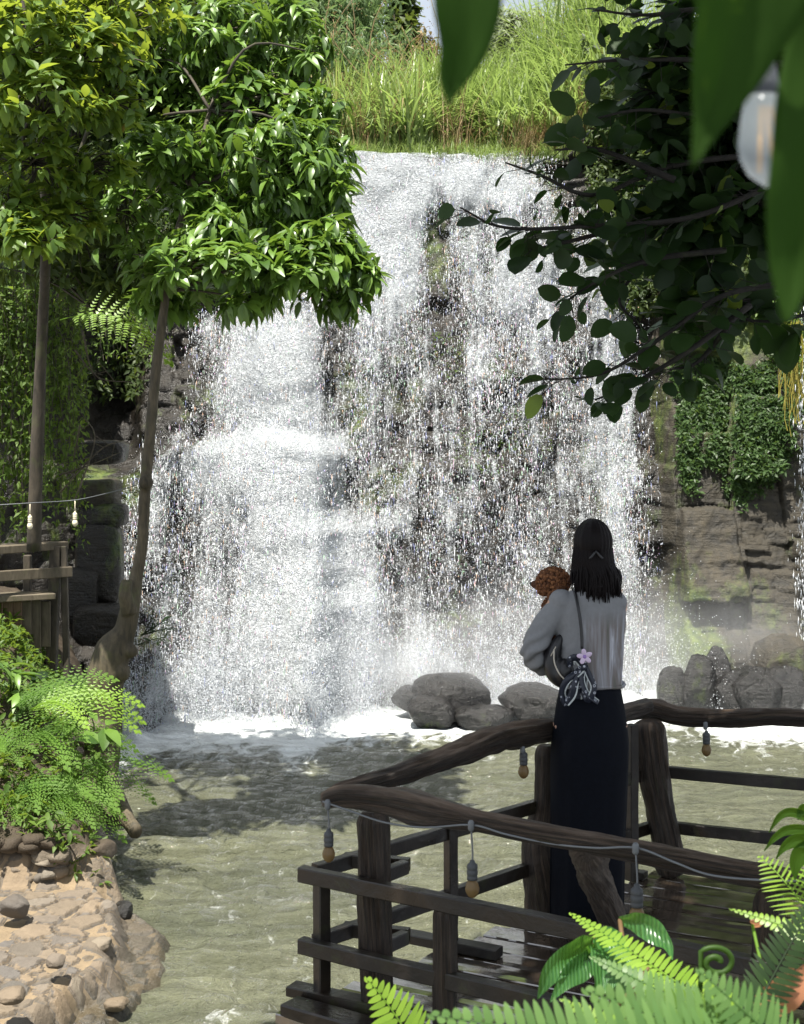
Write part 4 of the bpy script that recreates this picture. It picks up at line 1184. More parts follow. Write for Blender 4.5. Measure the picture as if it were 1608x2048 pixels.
# broadleaf plants on the bank
def plant(name, label, base, stems, size, mat, tmpl=LT1, cat='plant', group=None, k=(4, 6), droop=.3):
    t = empty(name, tuple(base), label, cat, group); b = np.array(base, float)
    mb = MB(); sb = MB(); tips = []
    for q in stems:
        q = np.array(q, float); limb(sb, (0, 0, 0), q - b, .006, .003, 5, 7, .2, 3); tips.append(q)
    tips = np.array(tips); ax = tips - b + np.array([0, 0, .2]); ax /= np.linalg.norm(ax, axis=1)[:, None]
    V, f, a = whorls(tips, ax, size, k, droop, tmpl); mb.add(V - b, f, a)
    mb.build('leaves', mat, t); sb.build('stem', m_vine, t)
    return t
plant('broadleaf_plant', 'broad glossy veined leaves at the foot of the leaning trunk', bankpt(170, 1500, 9.6), [P(180, 1425, 9.5), P(212, 1450, 9.4), P(150, 1450, 9.5), P(200, 1480, 9.4)], .15, m_leaf, leaf_t(.55, .2, .3))
plant('broadleaf_plant', 'pointed leaved shrub at the left picture edge under the hut', bankpt(20, 1400, 10.2), [P(15, 1330, 10.1), P(35, 1350, 10), P(-10, 1320, 10), P(40, 1385, 10)], .2, m_leaf, LT2)
plant('broadleaf_plant', 'round leaved plant in the shade right of the hut wall', bankpt(110, 1420, 10.6), [P(95, 1345, 10.6), P(75, 1355, 10.5), P(110, 1370, 10.5), P(160, 1370, 10.4), P(145, 1400, 10.4)], .12, m_dark, LTR)
plant('leafy_shrub', 'tall leafy weed between the ferns on the bank', bankpt(90, 1600, 9.3), [P(60 + 22 * i, 1520 + 25 * (i % 3), 9.25) for i in range(7)], .11, m_vine, LT1, k=(5, 8))
plant('leafy_shrub', 'light green weed trailing down the corner of the stone wall', bankpt(110, 1660, 8.9), [P(95 + 9 * i, 1640 + 22 * (i % 4), 8.7) for i in range(7)], .08, m_vine, LT1, k=(5, 8))
plant('leafy_shrub', 'bushy weed with small leaves against the trunk base', bankpt(200, 1560, 9.8), [P(190 + 10 * (i % 3), 1500 + 16 * i, 9.6) for i in range(8)], .08, m_vine, LT1, k=(6, 9))
def cover(name, label, n, pxr, pyr, Yr, size, mat, tmpl=LT1, k=(4, 7)):
    px = rng.uniform(*pxr, n); py = rng.uniform(*pyr, n)
    Y = Yr[0] + (Yr[1] - Yr[0]) * rng.random(n)
    tips = np.array([P(a, b, c) for a, b, c in zip(px, py, Y)])
    ax = rdir(n, .6); ax[:, 1] -= .4; ax /= np.linalg.norm(ax, axis=1)[:, None]
    V, f, a = whorls(tips, ax, size, k, .4, tmpl)
    o = mesh_np(name, V, f, mat, None, True, {'tint': a}); return tag(o, label, 'ground cover', kind='stuff')
# low ground cover following the bank surface
n = 2600
x = rng.uniform(-3.6, -1.75, n); y = rng.uniform(8.75, 12.6, n)
d = edge_x(y) - x; ok = (d > .12); x, y = x[ok], y[ok]
z = bankZ(x, y) + rng.random(len(x)) * .22 * S(.1, .8, edge_x(y) - x)
tips = np.stack([x, y, z], -1); ax = rdir(len(x), 1.0)
V, f, a = whorls(tips, ax, .075, (4, 7), .2, LT1)
tag(mesh_np('ground_cover', V, f, m_vine, None, True, {'tint': a}), 'low leafy ground cover carpeting the left bank', 'ground cover', kind='stuff')

# fallen log and roots poking out of the bank
mb = MB(); pts = spline([P(214, 1560, 9.9), P(240, 1618, 9.6), P(272, 1664, 9.3)], 14)
mb.add(*tube_vf(pts, np.linspace(.075, .045, 14), 14, disp=1 + .12 * np.array([vn(np.arange(14) * .9, i * .5, 0, 4) for i in range(14)])))
mb.add(*tube_vf(spline([P(240, 1640, 9.7), P(215, 1640, 9.7), P(190, 1600, 9.8)], 8), np.linspace(.04, .02, 8), 8))
tag(mb.build('broken_log', m_bark, None), 'short broken log end jutting from the bank over the water', 'log')
mb = MB()
for a in (((118, 950), (180, 930), (240, 905)), ((150, 1000), (190, 880), (165, 830)), ((120, 985), (200, 900), (250, 880)), ((150, 700), (180, 740), (205, 750)), ((165, 660), (190, 750), (265, 765)), ((160, 850), (150, 905), (140, 960))):
    p = spline([P(*q, 12.3 + .1 * i) for i, q in enumerate(a)], 10); mb.add(*tube_vf(p, np.linspace(.009, .003, 10), 5))
    for j in range(3): q_ = p[3 + j * 2]; mb.add(*tube_vf([q_, q_ + rng.normal(size=3) * np.array([.12, .04, .09])], [.004, .002], 4))
tag(mb.build('dead_branch', m_bark, None), 'tangle of thin dead twigs in front of the cave left of the falls', 'branch')

# --- stepped rock column left of the falls
r_ = np.random.default_rng(9)
g = 'wet rocks stacked left of the falls'
for i, (px, py, w, h, lb) in enumerate([(185, 985, 120, 60, 'flat topped dry grey rock with a slot, top of the stack left of the falls'), (205, 1030, 100, 50, 'orange tinted wet rock just under the flat topped one'), (200, 1130, 92, 170, 'tall brown wet rock column beside the left edge of the falls'),
                                        (165, 1190, 80, 120, 'dark shadowed rock between the hut and the brown rock column'), (205, 1250, 110, 90, 'lowest wet rock of the stack, behind the leaning trunk'), (180, 905, 150, 50, 'broad wet ledge rock with water running over its left end')]):
    rockpx(px, py, w, h, 0, 41 + i, m_cliff if i in (3,) else m_cliffr if i in (0,) else m_cliff, lb, Y=13.9 - .1 * i, cat='rock', group=g, rough=.12, dy=.8, sq=.45)

# ------------------------------------------------------------------ above the falls
def blade_t(bend, n=6):
    t = np.linspace(0, 1, n); V = []
    for a in t:
        x = math.sin(bend * a) / bend if bend else a; ang = bend * a
        px_ = (1 - math.cos(ang)) / bend; pz = math.sin(ang) / bend
        w = .5 * (1 - a ** 2) + .02
        V += [[px_, -w, pz], [px_, w, pz]]
    f = [[2 * i, 2 * i + 1, 2 * i + 3, 2 * i + 2] for i in range(n - 1)]
    return np.array(V), [np.array(f)]
BL = [blade_t(b) for b in (.7, 1.3, 2.0, 2.6)]
def grass(xr, yr, n, hgt, mat, wd=.02, dens=None, per=14, zoff=0, spread=.07):
    mb = MB()
    x = rng.uniform(*xr, n); y = rng.uniform(*yr, n)
    if dens is not None:
        ok = rng.random(n) < dens(x, y); x, y = x[ok], y[ok]
    z = upZ(x, y) + zoff
    for bi, B in enumerate(BL):
        sel = rng.random(len(x)) < .95
        xs_, ys_, zs_ = x[sel], y[sel], z[sel]; m = len(xs_) * per // 4
        idx = rng.integers(0, len(xs_), m)
        a = rng.uniform(0, 2 * np.pi, m); c, s = np.cos(a), np.sin(a)
        h = hgt * rng.uniform(.5, 1.15, m); w = wd * rng.uniform(.7, 1.3, m)
        M = np.zeros((m, 3, 3)); M[:, 0, 0] = c * h; M[:, 1, 0] = s * h; M[:, 0, 1] = -s * w; M[:, 1, 1] = c * w; M[:, 2, 2] = h
        L = np.stack([xs_[idx], ys_[idx], zs_[idx]], -1) + rng.normal(size=(m, 3)) * np.array([spread, spread, 0])
        V, f, t = scatter(*B, M, L); mb.add(V, f, t)
    return mb
o = grass((-1.9, 3.4), (18.6, 21.5), 62, 1.35, m_grass, .036, per=70, spread=.12).build('tall_grass', m_grass); tag(o, 'tall arching green grass growing along the top of the falls', 'grass', kind='stuff')
o = grass((.1, 2.9), (20.2, 22.5), 60, 1.5, m_grass, .040, per=64, spread=.15, zoff=.0).build('tall_grass', m_grass); tag(o, 'tallest arching grass clumps on the slope right of the hanging front leaf', 'grass', kind='stuff')
o = grass((-1.6, 2.4), (18.3, 18.9), 300, .30, m_grass, .008).build('short_grass', m_grass); tag(o, 'short leafy grass right on the crest of the falls', 'grass', kind='stuff')
o = grass((-1.5, .8), (18.8, 20.5), 26, 1.3, m_dry, .010, per=30, spread=.2).build('dry_grass', m_dry); tag(o, 'dry straw coloured grass among the green at the left end of the crest', 'grass', kind='stuff')
o = grass((1.4, 2.9), (18.4, 20), 120, .8, m_dry, .008).build('dry_grass', m_dry); tag(o, 'dry straw coloured grass at the right end of the crest', 'grass', kind='stuff')
o = grass((1.9, 3.3), (20.5, 22.5), 60, 2.3, m_grass, .016, zoff=.6).build('reeds', m_grass); tag(o, 'very tall reeds behind the crest, left of the dark round leaves', 'reeds', kind='stuff')

def bamboo(label, px, py, Y, w, h, n, sz=.16):
    c = P(px, py, Y); loc = np.array([c.x, c.y, upZ(c.x, c.y)])
    t = empty('bamboo', tuple(loc), label, 'bamboo', 'bamboo clumps above the falls'); mb = MB(); sb = MB()
    top = c.z + h * Y / F; tips = []
    for k in range(10):
        a = rng.uniform(0, 6.28); r = w * Y / F * rng.uniform(.4, 1.0)
        tp = np.array([c.x + r * math.cos(a), c.y + .5 * r * math.sin(a), top - rng.random() * h * Y / F * .8])
        pts = spline([loc, (loc * .45 + tp * .55) + np.array([0, 0, .25 * (top - loc[2])]) , tp], 16)
        sb.add(*tube_vf(pts - loc, np.linspace(.035, .006, 16), 6))
        for q in pts[5:]:
            m = n // 110; tips.append(q + rng.normal(size=(m, 3)) * np.array([.32, .3, .38]))
    tips = np.concatenate(tips); ax = rdir(len(tips), -.3)
    V, f, a = whorls(tips, ax, sz, (4, 7), .8, LTB); mb.add(V - loc, f, a)
    mb.build('foliage', m_bamboo, t); sb.build('culm', m_vine, t)
bamboo('feathery pale green bamboo above the falls beside the glossy left tree', 640, 110, 24, 120, 160, 2600, .22)
bamboo('lower bamboo clump with twiggy stems just over the left end of the crest', 690, 200, 21.5, 90, 90, 1500, .16)

def bgtree(label, px, py, Y, w, h, n, mat, sz, tm=LEAF_LO, bark=m_barkd, shell=.2):
    l = []; s = Y / F
    for k in range(5):
        a = rng.uniform(-1, 1, 2); 
        add_l(l, sz, W(tmpl=tm, droop=.3, k=(5, 8)), px + a[0] * w * .45, py + a[1] * h * .45, Y + rng.uniform(-.5, .5), w * .6, h * .5, n // 5, shell=shell)
    b = P(px, py, Y); zb = float(upZ(b.x, b.y))
    base = Vector((b.x, b.y, zb - .1))
    tree('background_tree', label, 'tree', l, bark, mat, [(base, .2), ((base + b) / 2 + Vector((.1, 0, 0)), .16), (b, .08)], tuple(base), 'trees beyond the crest of the falls', hub=[tuple(b)], r0=.06)
bgtree('dark leafy tree behind the bamboo, left of the hanging front leaf', 800, 70, 29, 60, 150, 420, m_bush, .30)
bgtree('dark tree peeping out right beside the bamboo tops', 735, 40, 30, 60, 110, 260, m_bush, .30)
bgtree('reddish twiggy small tree in front of the dark ones', 850, 150, 25, 60, 110, 160, m_dry, .16, shell=.1)
bgtree('thin pale tree against the sky, right of the hanging front leaf', 985, 80, 30, 60, 110, 260, m_pale, .20, shell=.1)
bgtree('pale small tree against the sky above the tall grass', 1080, 130, 27, 60, 60, 200, m_pale, .17, shell=.1)
bgtree('pale airy tree filling the skyline between the hanging leaf and the reeds', 1040, 60, 28.5, 120, 70, 420, m_pale, .17, shell=.1)
bgtree('green tree behind the reeds at the right of the skyline', 1190, 120, 27, 90, 150, 380, m_bush, .26)
bgtree('dense green tree standing on the right bank behind the round leaves', 1400, 120, 23, 200, 190, 700, m_bush, .24)
bgtree('green tree at the far right edge above the brown cliff', 1570, 330, 19.0, 110, 200, 600, m_bush, .18)
bgtree('far left dark tree behind the lime crown', 250, 60, 20.0, 320, 200, 900, m_bush, .24)
# conifer-like flat boughs
t = empty('conifer', (3.2, 33, float(upZ(3.2, 33))), 'conifer with flat drooping boughs against the sky', 'tree', 'trees beyond the crest of the falls'); b = np.array(t.location)
tb = MB(); tb.add(*tube_vf([(1.2, 0, 0), (1.25, 0, 5.2), (1.3, 0, 8.5)], [.16, .10, .04], 8)); tb.build('trunk', m_barkd, t)
mb = MB()
for zz in (1.8, 2.6, 3.3, 3.9, 4.6):
    for a in (2.9, 3.5, .3, 5.6, 1.8):
        d = (math.cos(a), math.sin(a), .08)
        mb_ = frond_vf((1.25, 0, zz), d, rng.uniform(1.3, 1.8), npin=24, plen=.22, tw=.03, droop=.25, start=.1)
        for V, A in zip(mb_.V, mb_.A): pass
        off = 0
        VV = np.concatenate(mb_.V); mb.add(VV, [np.concatenate(f) for f in mb_.F.values()], np.concatenate(mb_.A))
mb.build('crown', m_bush, t)

# tangle of dead stems over the lower bamboo
mb = MB()
for k in range(60):
    a = P(rng.uniform(620, 880), rng.uniform(170, 320), 20.5 + rng.random()); b = a + Vector((rng.uniform(-.9, .6), 0, rng.uniform(.5, 1.5)))
    m = (a + b) / 2 + Vector((rng.uniform(-.2, .2), 0, .15)); p = spline([a, m, b], 8); mb.add(*tube_vf(p, np.linspace(.010, .004, 8), 4), .7)
    tw = np.repeat(p[-3:], 6, 0) + rng.normal(size=(18, 3)) * .1; V, f, ta = whorls(tw, rdir(18), .05, (1, 2), .2, LEAF_LO); mb.add(V, f, ta)
tag(mb.build('dry_brush', m_dry), 'tangle of dry straw coloured stems over the left end of the crest', 'dry brush', kind='stuff')

# --- cover on the cliffs (ivy, moss tufts): one mass each
def ivy(label, n, xr, zr, dens, mat, size, tm=LEAF_LO, off=.05):
    x = rng.uniform(*xr, n); z = rng.uniform(*zr, n); ok = rng.random(n) < dens(x, z); x, z = x[ok], z[ok]
    y = cliffY(x, z) - off * rng.random(len(x)) - .02
    tips = np.stack([x, y, z], -1); ax = rdir(len(x)); ax[:, 1] = -abs(ax[:, 1]) - .6; ax /= np.linalg.norm(ax, axis=1)[:, None]
    V, f, a = whorls(tips, ax, size, (2, 4), .35, tm, upn=.6)
    return tag(mesh_np('ivy', V, f, mat, None, True, {'tint': a}), label, 'ivy', kind='stuff')
def pxr_dens(regs, th=0.0):
    def f(x, z):
        y = cliffY0(x, z); px = 804 + F * x / y; py = HY + F * (E - z) / y
        d = np.zeros_like(x)
        for cx, cy, rx, ry in regs: d = np.maximum(d, np.exp(-(np.abs((px - cx) / rx) ** 3 + np.abs((py - cy) / ry) ** 3)))
        return S(.3 , .8, d + .75 * fbm(x * 2.2, z * 2.2, 0, 5, 201, .6)) * S(.05, .3, d)
    return f
ivy('small leaved green ivy spread over the brown cliff right of the falls', 26000, (2.5, 5.6), (1.8, 5.2), pxr_dens([(1460, 790, 110, 60), (1490, 870, 90, 90), (1400, 740, 60, 40), (1590, 760, 60, 60), (1540, 900, 60, 60), (1370, 760, 30, 40), (1500, 960, 60, 60), (1430, 1180, 60, 40), (1380, 900, 30, 120)]), m_ivy, .075)
ivy('dark green growth on the cliff above the brown rock, right of the falls', 16000, (2.3, 6), (4.4, 8.0), lambda x, z: S(.1, .4, .4 + .6 * fbm(x * 1.5, z * 1.5, 0, 3, 211)) * S(2.2, 2.7, x + .2 * z - 1.0), m_bush, .11, off=.3)
ivy('dark green growth covering the upper left cliff', 16000, (-8, -1.9), (3.4, 8.0), lambda x, z: S(-.1, .3, .3 + .6 * fbm(x * 1.2, z * 1.2, 0, 3, 221)) * (1 - S(-3.4, -2.9, x) * S(4.9, 4.4, z)) * S(-1.9, -2.2, x - .1 * z), m_bush, .11, off=.35)
ivy('tufts of moss and weeds clinging to the rock behind the falling water', 9000, (-1, 3), (.6, 4.2), pxr_dens([(960, 900, 60, 60), (900, 700, 40, 60), (1050, 860, 60, 50)]), m_vine, .035)
# hanging yellow roots at the right edge
t = empty('hanging_roots', tuple(P(1590, 640, 15.0)), 'yellow green hanging roots at the right picture edge', 'roots'); b = np.array(t.location); mb = MB(); lf = MB(); tp = []
for k in range(46):
    px = rng.choice([1565, 1580, 1592, 1605]) + rng.normal() * 5; z0 = -rng.random() * .15; L = rng.uniform(.4, 1.1)
    zz = np.linspace(z0, z0 - L, 10); xx = (px - 1590) * 15 / F + .012 * rng.normal(size=10).cumsum(); yy = rng.normal() * .08 + .01 * rng.normal(size=10)
    mb.add(*tube_vf(np.stack([xx, yy, zz], -1), .0045, 4, False), .9)
    tp.append(np.stack([xx, yy, zz], -1)[:5])
mb.build('root', leaf_mat('root_yellow', (.20, .17, .03), (.42, .36, .08), (.5, .5, .1), .3, .5, .3), t)
tp = np.concatenate(tp); V, f, a = whorls(tp + rng.normal(size=tp.shape) * .03, rdir(len(tp)), .05, (1, 3), .4, LEAF_LO); lf.add(V, f, a); lf.build('leaves', m_lime, t)
ivy('yellow green weeds lit by the sun above the hanging roots', 2600, (3.4, 4.6), (3.2, 5.2), pxr_dens([(1560, 610, 45, 70), (1530, 640, 30, 40), (1590, 700, 30, 60)]), m_lime, .06, off=.5)
# ------------------------------------------------------------------ wooden viewing deck
D = 1.0
C0 = np.array([-.387, 4.94])                      # near left corner
CF = np.array([1.17, 6.50])                       # far corner
dL = (CF - C0) / np.linalg.norm(CF - C0)          # left edge, going back
dN = np.array([1.0, -.645]); dN /= np.linalg.norm(dN)   # near railing, going right and nearer
dR = np.array([.57, -.24]); dR /= np.linalg.norm(dR)    # far railing
def p3(xy, z): return np.array([xy[0], xy[1], z])
deck = empty('wooden_deck', (0.6, 5.2, D), 'wet dark wooden viewing deck above the pool, with plank floor', 'deck')
dl = np.array(deck.location)
# deck polygon, planks run parallel to the far rail
poly = [C0 + np.array([-.02, -.04]), CF + np.array([.02, .02]), CF + dR * 3.2, C0 + dN * 3.6 - np.array([.0, .05])]
def inside_span(a, dirv, nrm_off):
    """clip the line a + s*dirv to the convex polygon"""
    lo, hi = -9.0, 9.0
    m = len(poly); cen = sum(poly) / m
    for i in range(m):
        p, q = poly[i], poly[(i + 1) % m]; e = q - p; n = np.array([-e[1], e[0]])
        if np.dot(cen - p, n) < 0: n = -n
        den = np.dot(dirv, n); num = np.dot(p - a, n)
        if abs(den) < 1e-9:
            if num > 0: return None
        elif den > 0: lo = max(lo, num / den)
        else: hi = min(hi, num / den)
    return (lo, hi) if hi - lo > .08 else None
pd = np.array([.88, -.475]); pd /= np.linalg.norm(pd); pn = np.array([-pd[1], pd[0]])
k = 0; wd = .128
for i in range(-24, 30):
    a = np.array([.6, 5.2]) + pn * (i + .5) * wd
    sp = inside_span(a, pd, 0)
    if sp is None: continue
    lo, hi = sp; r_ = random.Random(i); lo -= r_.random() * .03
    mid = (lo + hi) / 2; L = hi - lo
    n = 40; x = np.linspace(-L / 2, L / 2, n); w = wd - .009; h = .032
    sect = [(-w / 2, -h), (-w / 2, -.004), (-w / 2 + .004, 0), (-w / 6, .001), (w / 6, .001), (w / 2 - .004, 0), (w / 2, -.004), (w / 2, -h)]
    V = []
    for xx in x:
        for (sy, sz) in sect:
            V.append([xx, sy + .003 * math.sin(xx * 3 + i), sz + .003 * math.sin(xx * 1.7 + i * 2) + r_.random() * .0006])
    V = np.array(V); f = grid_faces(n, 8)
    V = np.concatenate([V]); caps = np.array([[0, 7, 6, 5], [0, 5, 4, 3], [0, 3, 2, 1]]); cap2 = (caps + (n - 1) * 8)[:, ::-1]
    o = mesh_np('plank', V, [np.concatenate([f, caps, cap2])], m_deck, deck, False)
    c = a + pd * mid
    o.location = (c[0] - dl[0], c[1] - dl[1], 0); o.rotation_euler = (0, 0, math.atan2(pd[1], pd[0]))
    k += 1
# joists, edge beams, legs into the pool
mb = MB()
for s in (0.15, .9, 1.7, 2.5):
    a = C0 + dN * s; b = a + dL * 2.3
    mb.add(*beam_vf(p3(a, D - .085) - dl, p3(b, D - .085) - dl, .06, .10))
mb.add(*beam_vf(p3(C0 + dL * .02, D - .20) - dl, p3(CF, D - .20) - dl, .09, .12))
mb.add(*beam_vf(p3(CF + dR * .05, D - .20) - dl, p3(CF + dR * 3, D - .20) - dl, .09, .12))
mb.build('joist', m_beam, deck, False)
PILES = []
for q in (C0 + dL * .12 + dN * .1, C0 + dL * 1.25 + dN * .1, CF + dR * .15 - dL * .1, CF + dR * 1.8 - dL * .1):
    PILES.append(q)
# ragged foot planks laid on the deck edge
mb = MB()
mb.add(*beam_vf(G(577, 2012, D + .01) - Vector(dl), G(850, 2090, D + .01) - Vector(dl), .10, .045, .006))
mb.build('edge_board', m_beam, deck, False)

# ------------------------------------------------------------------ railing
rail = empty('railing', tuple(p3(C0, D)), 'rough log handrail on dark posts with two thin beams around the deck', 'railing')
rl = np.array(rail.location)
def logmesh(name, pts, rad, mat=m_log, parent=rail, org=rl, groove=.13, seed=0, seg=40, n=150, flat=1.0, knots=()):
    p = spline(pts, n); r = np.interp(np.linspace(0, 1, n), np.linspace(0, 1, len(rad)), rad)
    th = np.linspace(0, 2 * np.pi, seg, endpoint=False)
    s = np.concatenate([[0], np.cumsum(np.linalg.norm(np.diff(p, axis=0), axis=1))])
    TH, SS = np.meshgrid(th, s)
    cx, sx = np.cos(TH), np.sin(TH)
    tw = SS * .8
    c2, s2 = np.cos(TH + tw), np.sin(TH + tw)
    groove = groove * 2.3
    d = 1 + groove * (fbm(c2 * 2.6 + seed, s2 * 2.6, SS * 1.3, 4, seed + 1, .6)) * 1.6
    gr = vn(c2 * 6, s2 * 6 + seed, SS * 2.0, seed + 2); d = d - groove * .9 * np.clip(.25 - np.abs(gr), 0, 1)
    gr2 = vn(c2 * 13, s2 * 13 + seed, SS * 4.0, seed + 4); d = d - groove * .45 * np.clip(.25 - np.abs(gr2), 0, 1)
    d = d + .10 * vn(cx * .8 + seed, sx * .8, SS * 3, seed + 3)
    for (ks, ka, kr, kh) in knots:
        dth = np.abs((TH - ka + np.pi) % (2 * np.pi) - np.pi)
        d = d + kh * np.exp(-((SS - ks * s[-1]) / kr) ** 2 - (dth / .7) ** 2)
    e = np.clip(np.minimum(s, s[-1] - s) / .035, 0, 1); d = d * (.62 + .38 * np.sqrt(e))[:, None]
    V, f = tube_vf(p - org, r, seg, True, flat, disp=d)
    fl = np.stack([c2, s2, SS + seed * 1.7], -1).reshape(-1, 3); fl = np.concatenate([fl, fl[:1], fl[-1:]])
    return mesh_np(name, V, f, mat, parent, True, {'flow': fl})
H = 1.71
for q in PILES: logmesh('pile', [p3(q, D - .12), p3(q + .02, .4), p3(q, -.4)], [.085, .085], parent=deck, org=dl, seed=int(q[0] * 10) + 40, n=50)
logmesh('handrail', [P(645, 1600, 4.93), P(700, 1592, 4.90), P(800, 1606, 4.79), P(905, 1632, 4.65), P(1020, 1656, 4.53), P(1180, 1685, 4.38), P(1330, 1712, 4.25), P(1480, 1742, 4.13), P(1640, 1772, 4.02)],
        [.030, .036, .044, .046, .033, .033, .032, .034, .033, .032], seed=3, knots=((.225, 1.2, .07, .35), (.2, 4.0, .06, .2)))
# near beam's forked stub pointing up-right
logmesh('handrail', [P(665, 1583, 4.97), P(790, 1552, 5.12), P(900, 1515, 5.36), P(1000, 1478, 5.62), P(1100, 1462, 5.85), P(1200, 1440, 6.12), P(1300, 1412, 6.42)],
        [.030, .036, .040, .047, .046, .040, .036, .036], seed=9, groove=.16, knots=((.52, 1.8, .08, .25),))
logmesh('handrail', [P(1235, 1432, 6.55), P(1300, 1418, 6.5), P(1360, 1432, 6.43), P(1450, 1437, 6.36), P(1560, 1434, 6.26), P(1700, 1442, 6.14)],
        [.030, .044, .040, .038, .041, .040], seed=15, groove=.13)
def rb(a, b, w=.042, h=.052, name='beam'):
    a = np.array(a, float); b = np.array(b, float)
    L = np.linalg.norm(b - a); n = max(2, int(L / .06)); x = (b - a) / L; y = np.cross([0, 0, 1.0], x); y /= max(np.linalg.norm(y), 1e-6)
    if abs(x[2]) > .9: y = np.array([.8, .6, 0])
    z = np.cross(x, y)
    sect = [(-1, -.85), (-1, .85), (-.85, 1), (.85, 1), (1, .85), (1, -.85), (.85, -1), (-.85, -1)]
    V = []
    for i in range(n + 1):
        c = a + x * L * i / n
        for (u, v) in sect:
            j = .0016 * (vn(i * .9, u * 2, v * 2 + a[0] * 9, 3))
            V.append(c + y * (u * (w / 2 + j)) + z * (v * (h / 2 + j)))
    V = np.array(V) - rl; f = grid_faces(n + 1, 8); wrap = np.array([[i * 8 + 7, i * 8, i * 8 + 8, i * 8 + 15] for i in range(n)])
    m = n * 8
    caps = [[0, 7, 6, 1], [1, 6, 5, 2], [2, 5, 4, 3]]; cap2 = [[c_ + m for c_ in r][::-1] for r in caps]
    return mesh_np(name, V, [np.concatenate([f, wrap, np.array(caps), np.array(cap2)])], m_beam, rail, False)
NB = np.array([-.33, 4.965])
z1, z2 = D + .445, D + .20
def nb(s, z): return p3(NB + dN * s, z)
lb0 = np.array([-.30, 5.00])
for z in (z1, z2):
    rb(nb(-.02, z), nb(2.4, z))                                                   # near side
    rb(p3(lb0, z + .001), p3(CF + np.array([-.03, 0]), z + .001), .036, .05)       # left side
    rb(p3(CF + np.array([.0, -.02]), z), p3(CF + dR * 3.2, z), .036, .05)          # far side
    # short blocks round the corner post
    rb(p3(np.array([-.13, 4.87]), z + .002), p3(np.array([.01, 5.045]), z + .002), .036, .046, 'block')
    rb(p3(np.array([-.205, 5.13]), z + .003), p3(np.array([.025, 5.065]), z + .003), .036, .046, 'block')
# square posts
rb(p3(NB + np.array([.055, .008]), D + .01), p3(NB + np.array([.055, .008]), z1 - .03), .046, .046, 'post')
q = np.array([.185, 5.49]); rb(p3(q, D + .02), p3(q, z1 + .035), .042, .042, 'post')
rb(p3(q + pd * -.2, D + .022), p3(q + pd * .2, D + .022), .07, .036, 'foot_block')
q = NB + np.array([.07, .0]); rb(p3(q - pd * .14, D + .03), p3(q + pd * .30, D + .03), .075, .035, 'foot_block')
q = np.array([1.005, 6.36]); rb(p3(q, D + .0), p3(q, H - .03), .05, .05, 'post')
rb(p3(q - pd * .18 + .02, D + .02), p3(q + pd * .05 + .02, D + .02), .06, .03, 'foot_block')
q = CF + dR * 1.55; rb(p3(q, D), p3(q, H - .03), .05, .05, 'post')
# round log posts
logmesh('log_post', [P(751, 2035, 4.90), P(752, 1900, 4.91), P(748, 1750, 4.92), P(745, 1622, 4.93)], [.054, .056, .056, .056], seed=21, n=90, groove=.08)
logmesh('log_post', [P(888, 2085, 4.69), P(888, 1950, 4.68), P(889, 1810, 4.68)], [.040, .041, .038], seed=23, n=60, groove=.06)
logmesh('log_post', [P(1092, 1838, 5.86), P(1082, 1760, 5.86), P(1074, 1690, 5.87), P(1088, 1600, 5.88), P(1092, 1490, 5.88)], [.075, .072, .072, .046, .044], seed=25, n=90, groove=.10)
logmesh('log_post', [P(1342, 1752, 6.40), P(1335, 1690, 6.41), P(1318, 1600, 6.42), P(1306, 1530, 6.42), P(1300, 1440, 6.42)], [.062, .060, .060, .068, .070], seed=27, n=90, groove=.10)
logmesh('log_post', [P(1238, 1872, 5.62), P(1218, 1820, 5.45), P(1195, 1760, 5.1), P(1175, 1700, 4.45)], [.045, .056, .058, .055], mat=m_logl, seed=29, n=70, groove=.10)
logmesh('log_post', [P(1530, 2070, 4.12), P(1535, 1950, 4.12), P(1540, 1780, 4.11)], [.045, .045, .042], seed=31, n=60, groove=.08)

# ------------------------------------------------------------------ string lights
m_sock = plain('socket_rubber', (.05, .055, .06), .55)
def bulbmat():
    m, nt, out = newmat('amber_bulb')
    v = coords(nt); n = noise_(nt, v, 20, 4)
    b = pbsdf(nt, None, Base_Color=mixc(nt, n, (.16, .105, .045), (.30, .22, .11)), Roughness=.12)
    tr = N(nt, 'BsdfTranslucent', None, Color=(.45, .31, .13, 1))
    mx = N(nt, 'MixShader', None, i0=.45, i1=b.outputs[0], i2=tr.outputs[0]); nt.links.new(mx.outputs[0], out.inputs[0])
    return m
m_bulb = bulbmat(); m_wire = plain('grey_cable', (.13, .14, .15), .5)
BULB = [(.0, -.0), (.007, -.001), (.013, -.006), (.0185, -.016), (.0215, -.028), (.020, -.040), (.0145, -.050), (.007, -.056), (.001, -.058)]
SOCK = [(.004, .056), (.007, .054), (.009, .046), (.0155, .042), (.0165, .030), (.0145, .027), (.0165, .024), (.0165, .012), (.0145, .009), (.016, .006), (.016, -.003), (.010, -.004)]
def hang(parent, org, top, drop, sc=1.0):
    """wire down from the cable, socket and bulb"""
    top = np.array(top) - org; b = top + np.array([.004, 0, -drop])
    mb = MB(); mb.add(*tube_vf(spline([top, (top + b) / 2 + [.003, 0, 0], b + [0, 0, .05 * sc]], 8), .0028, 6)); mb.add(*lathe_vf([(.006, .018), (.010, .012), (.010, -.010), (.006, -.016)], top, 8)); mb.build('drop_wire', m_wire, parent)
    mb = MB(); mb.add(*lathe_vf([(r * sc, z * sc) for r, z in SOCK[::-1]], b, 16)); s = mb.build('socket', m_sock, parent)
    mb = MB(); mb.add(*lathe_vf([(r * sc, z * sc) for r, z in BULB[::-1]], b, 18)); mb.build('bulb', m_bulb, parent)
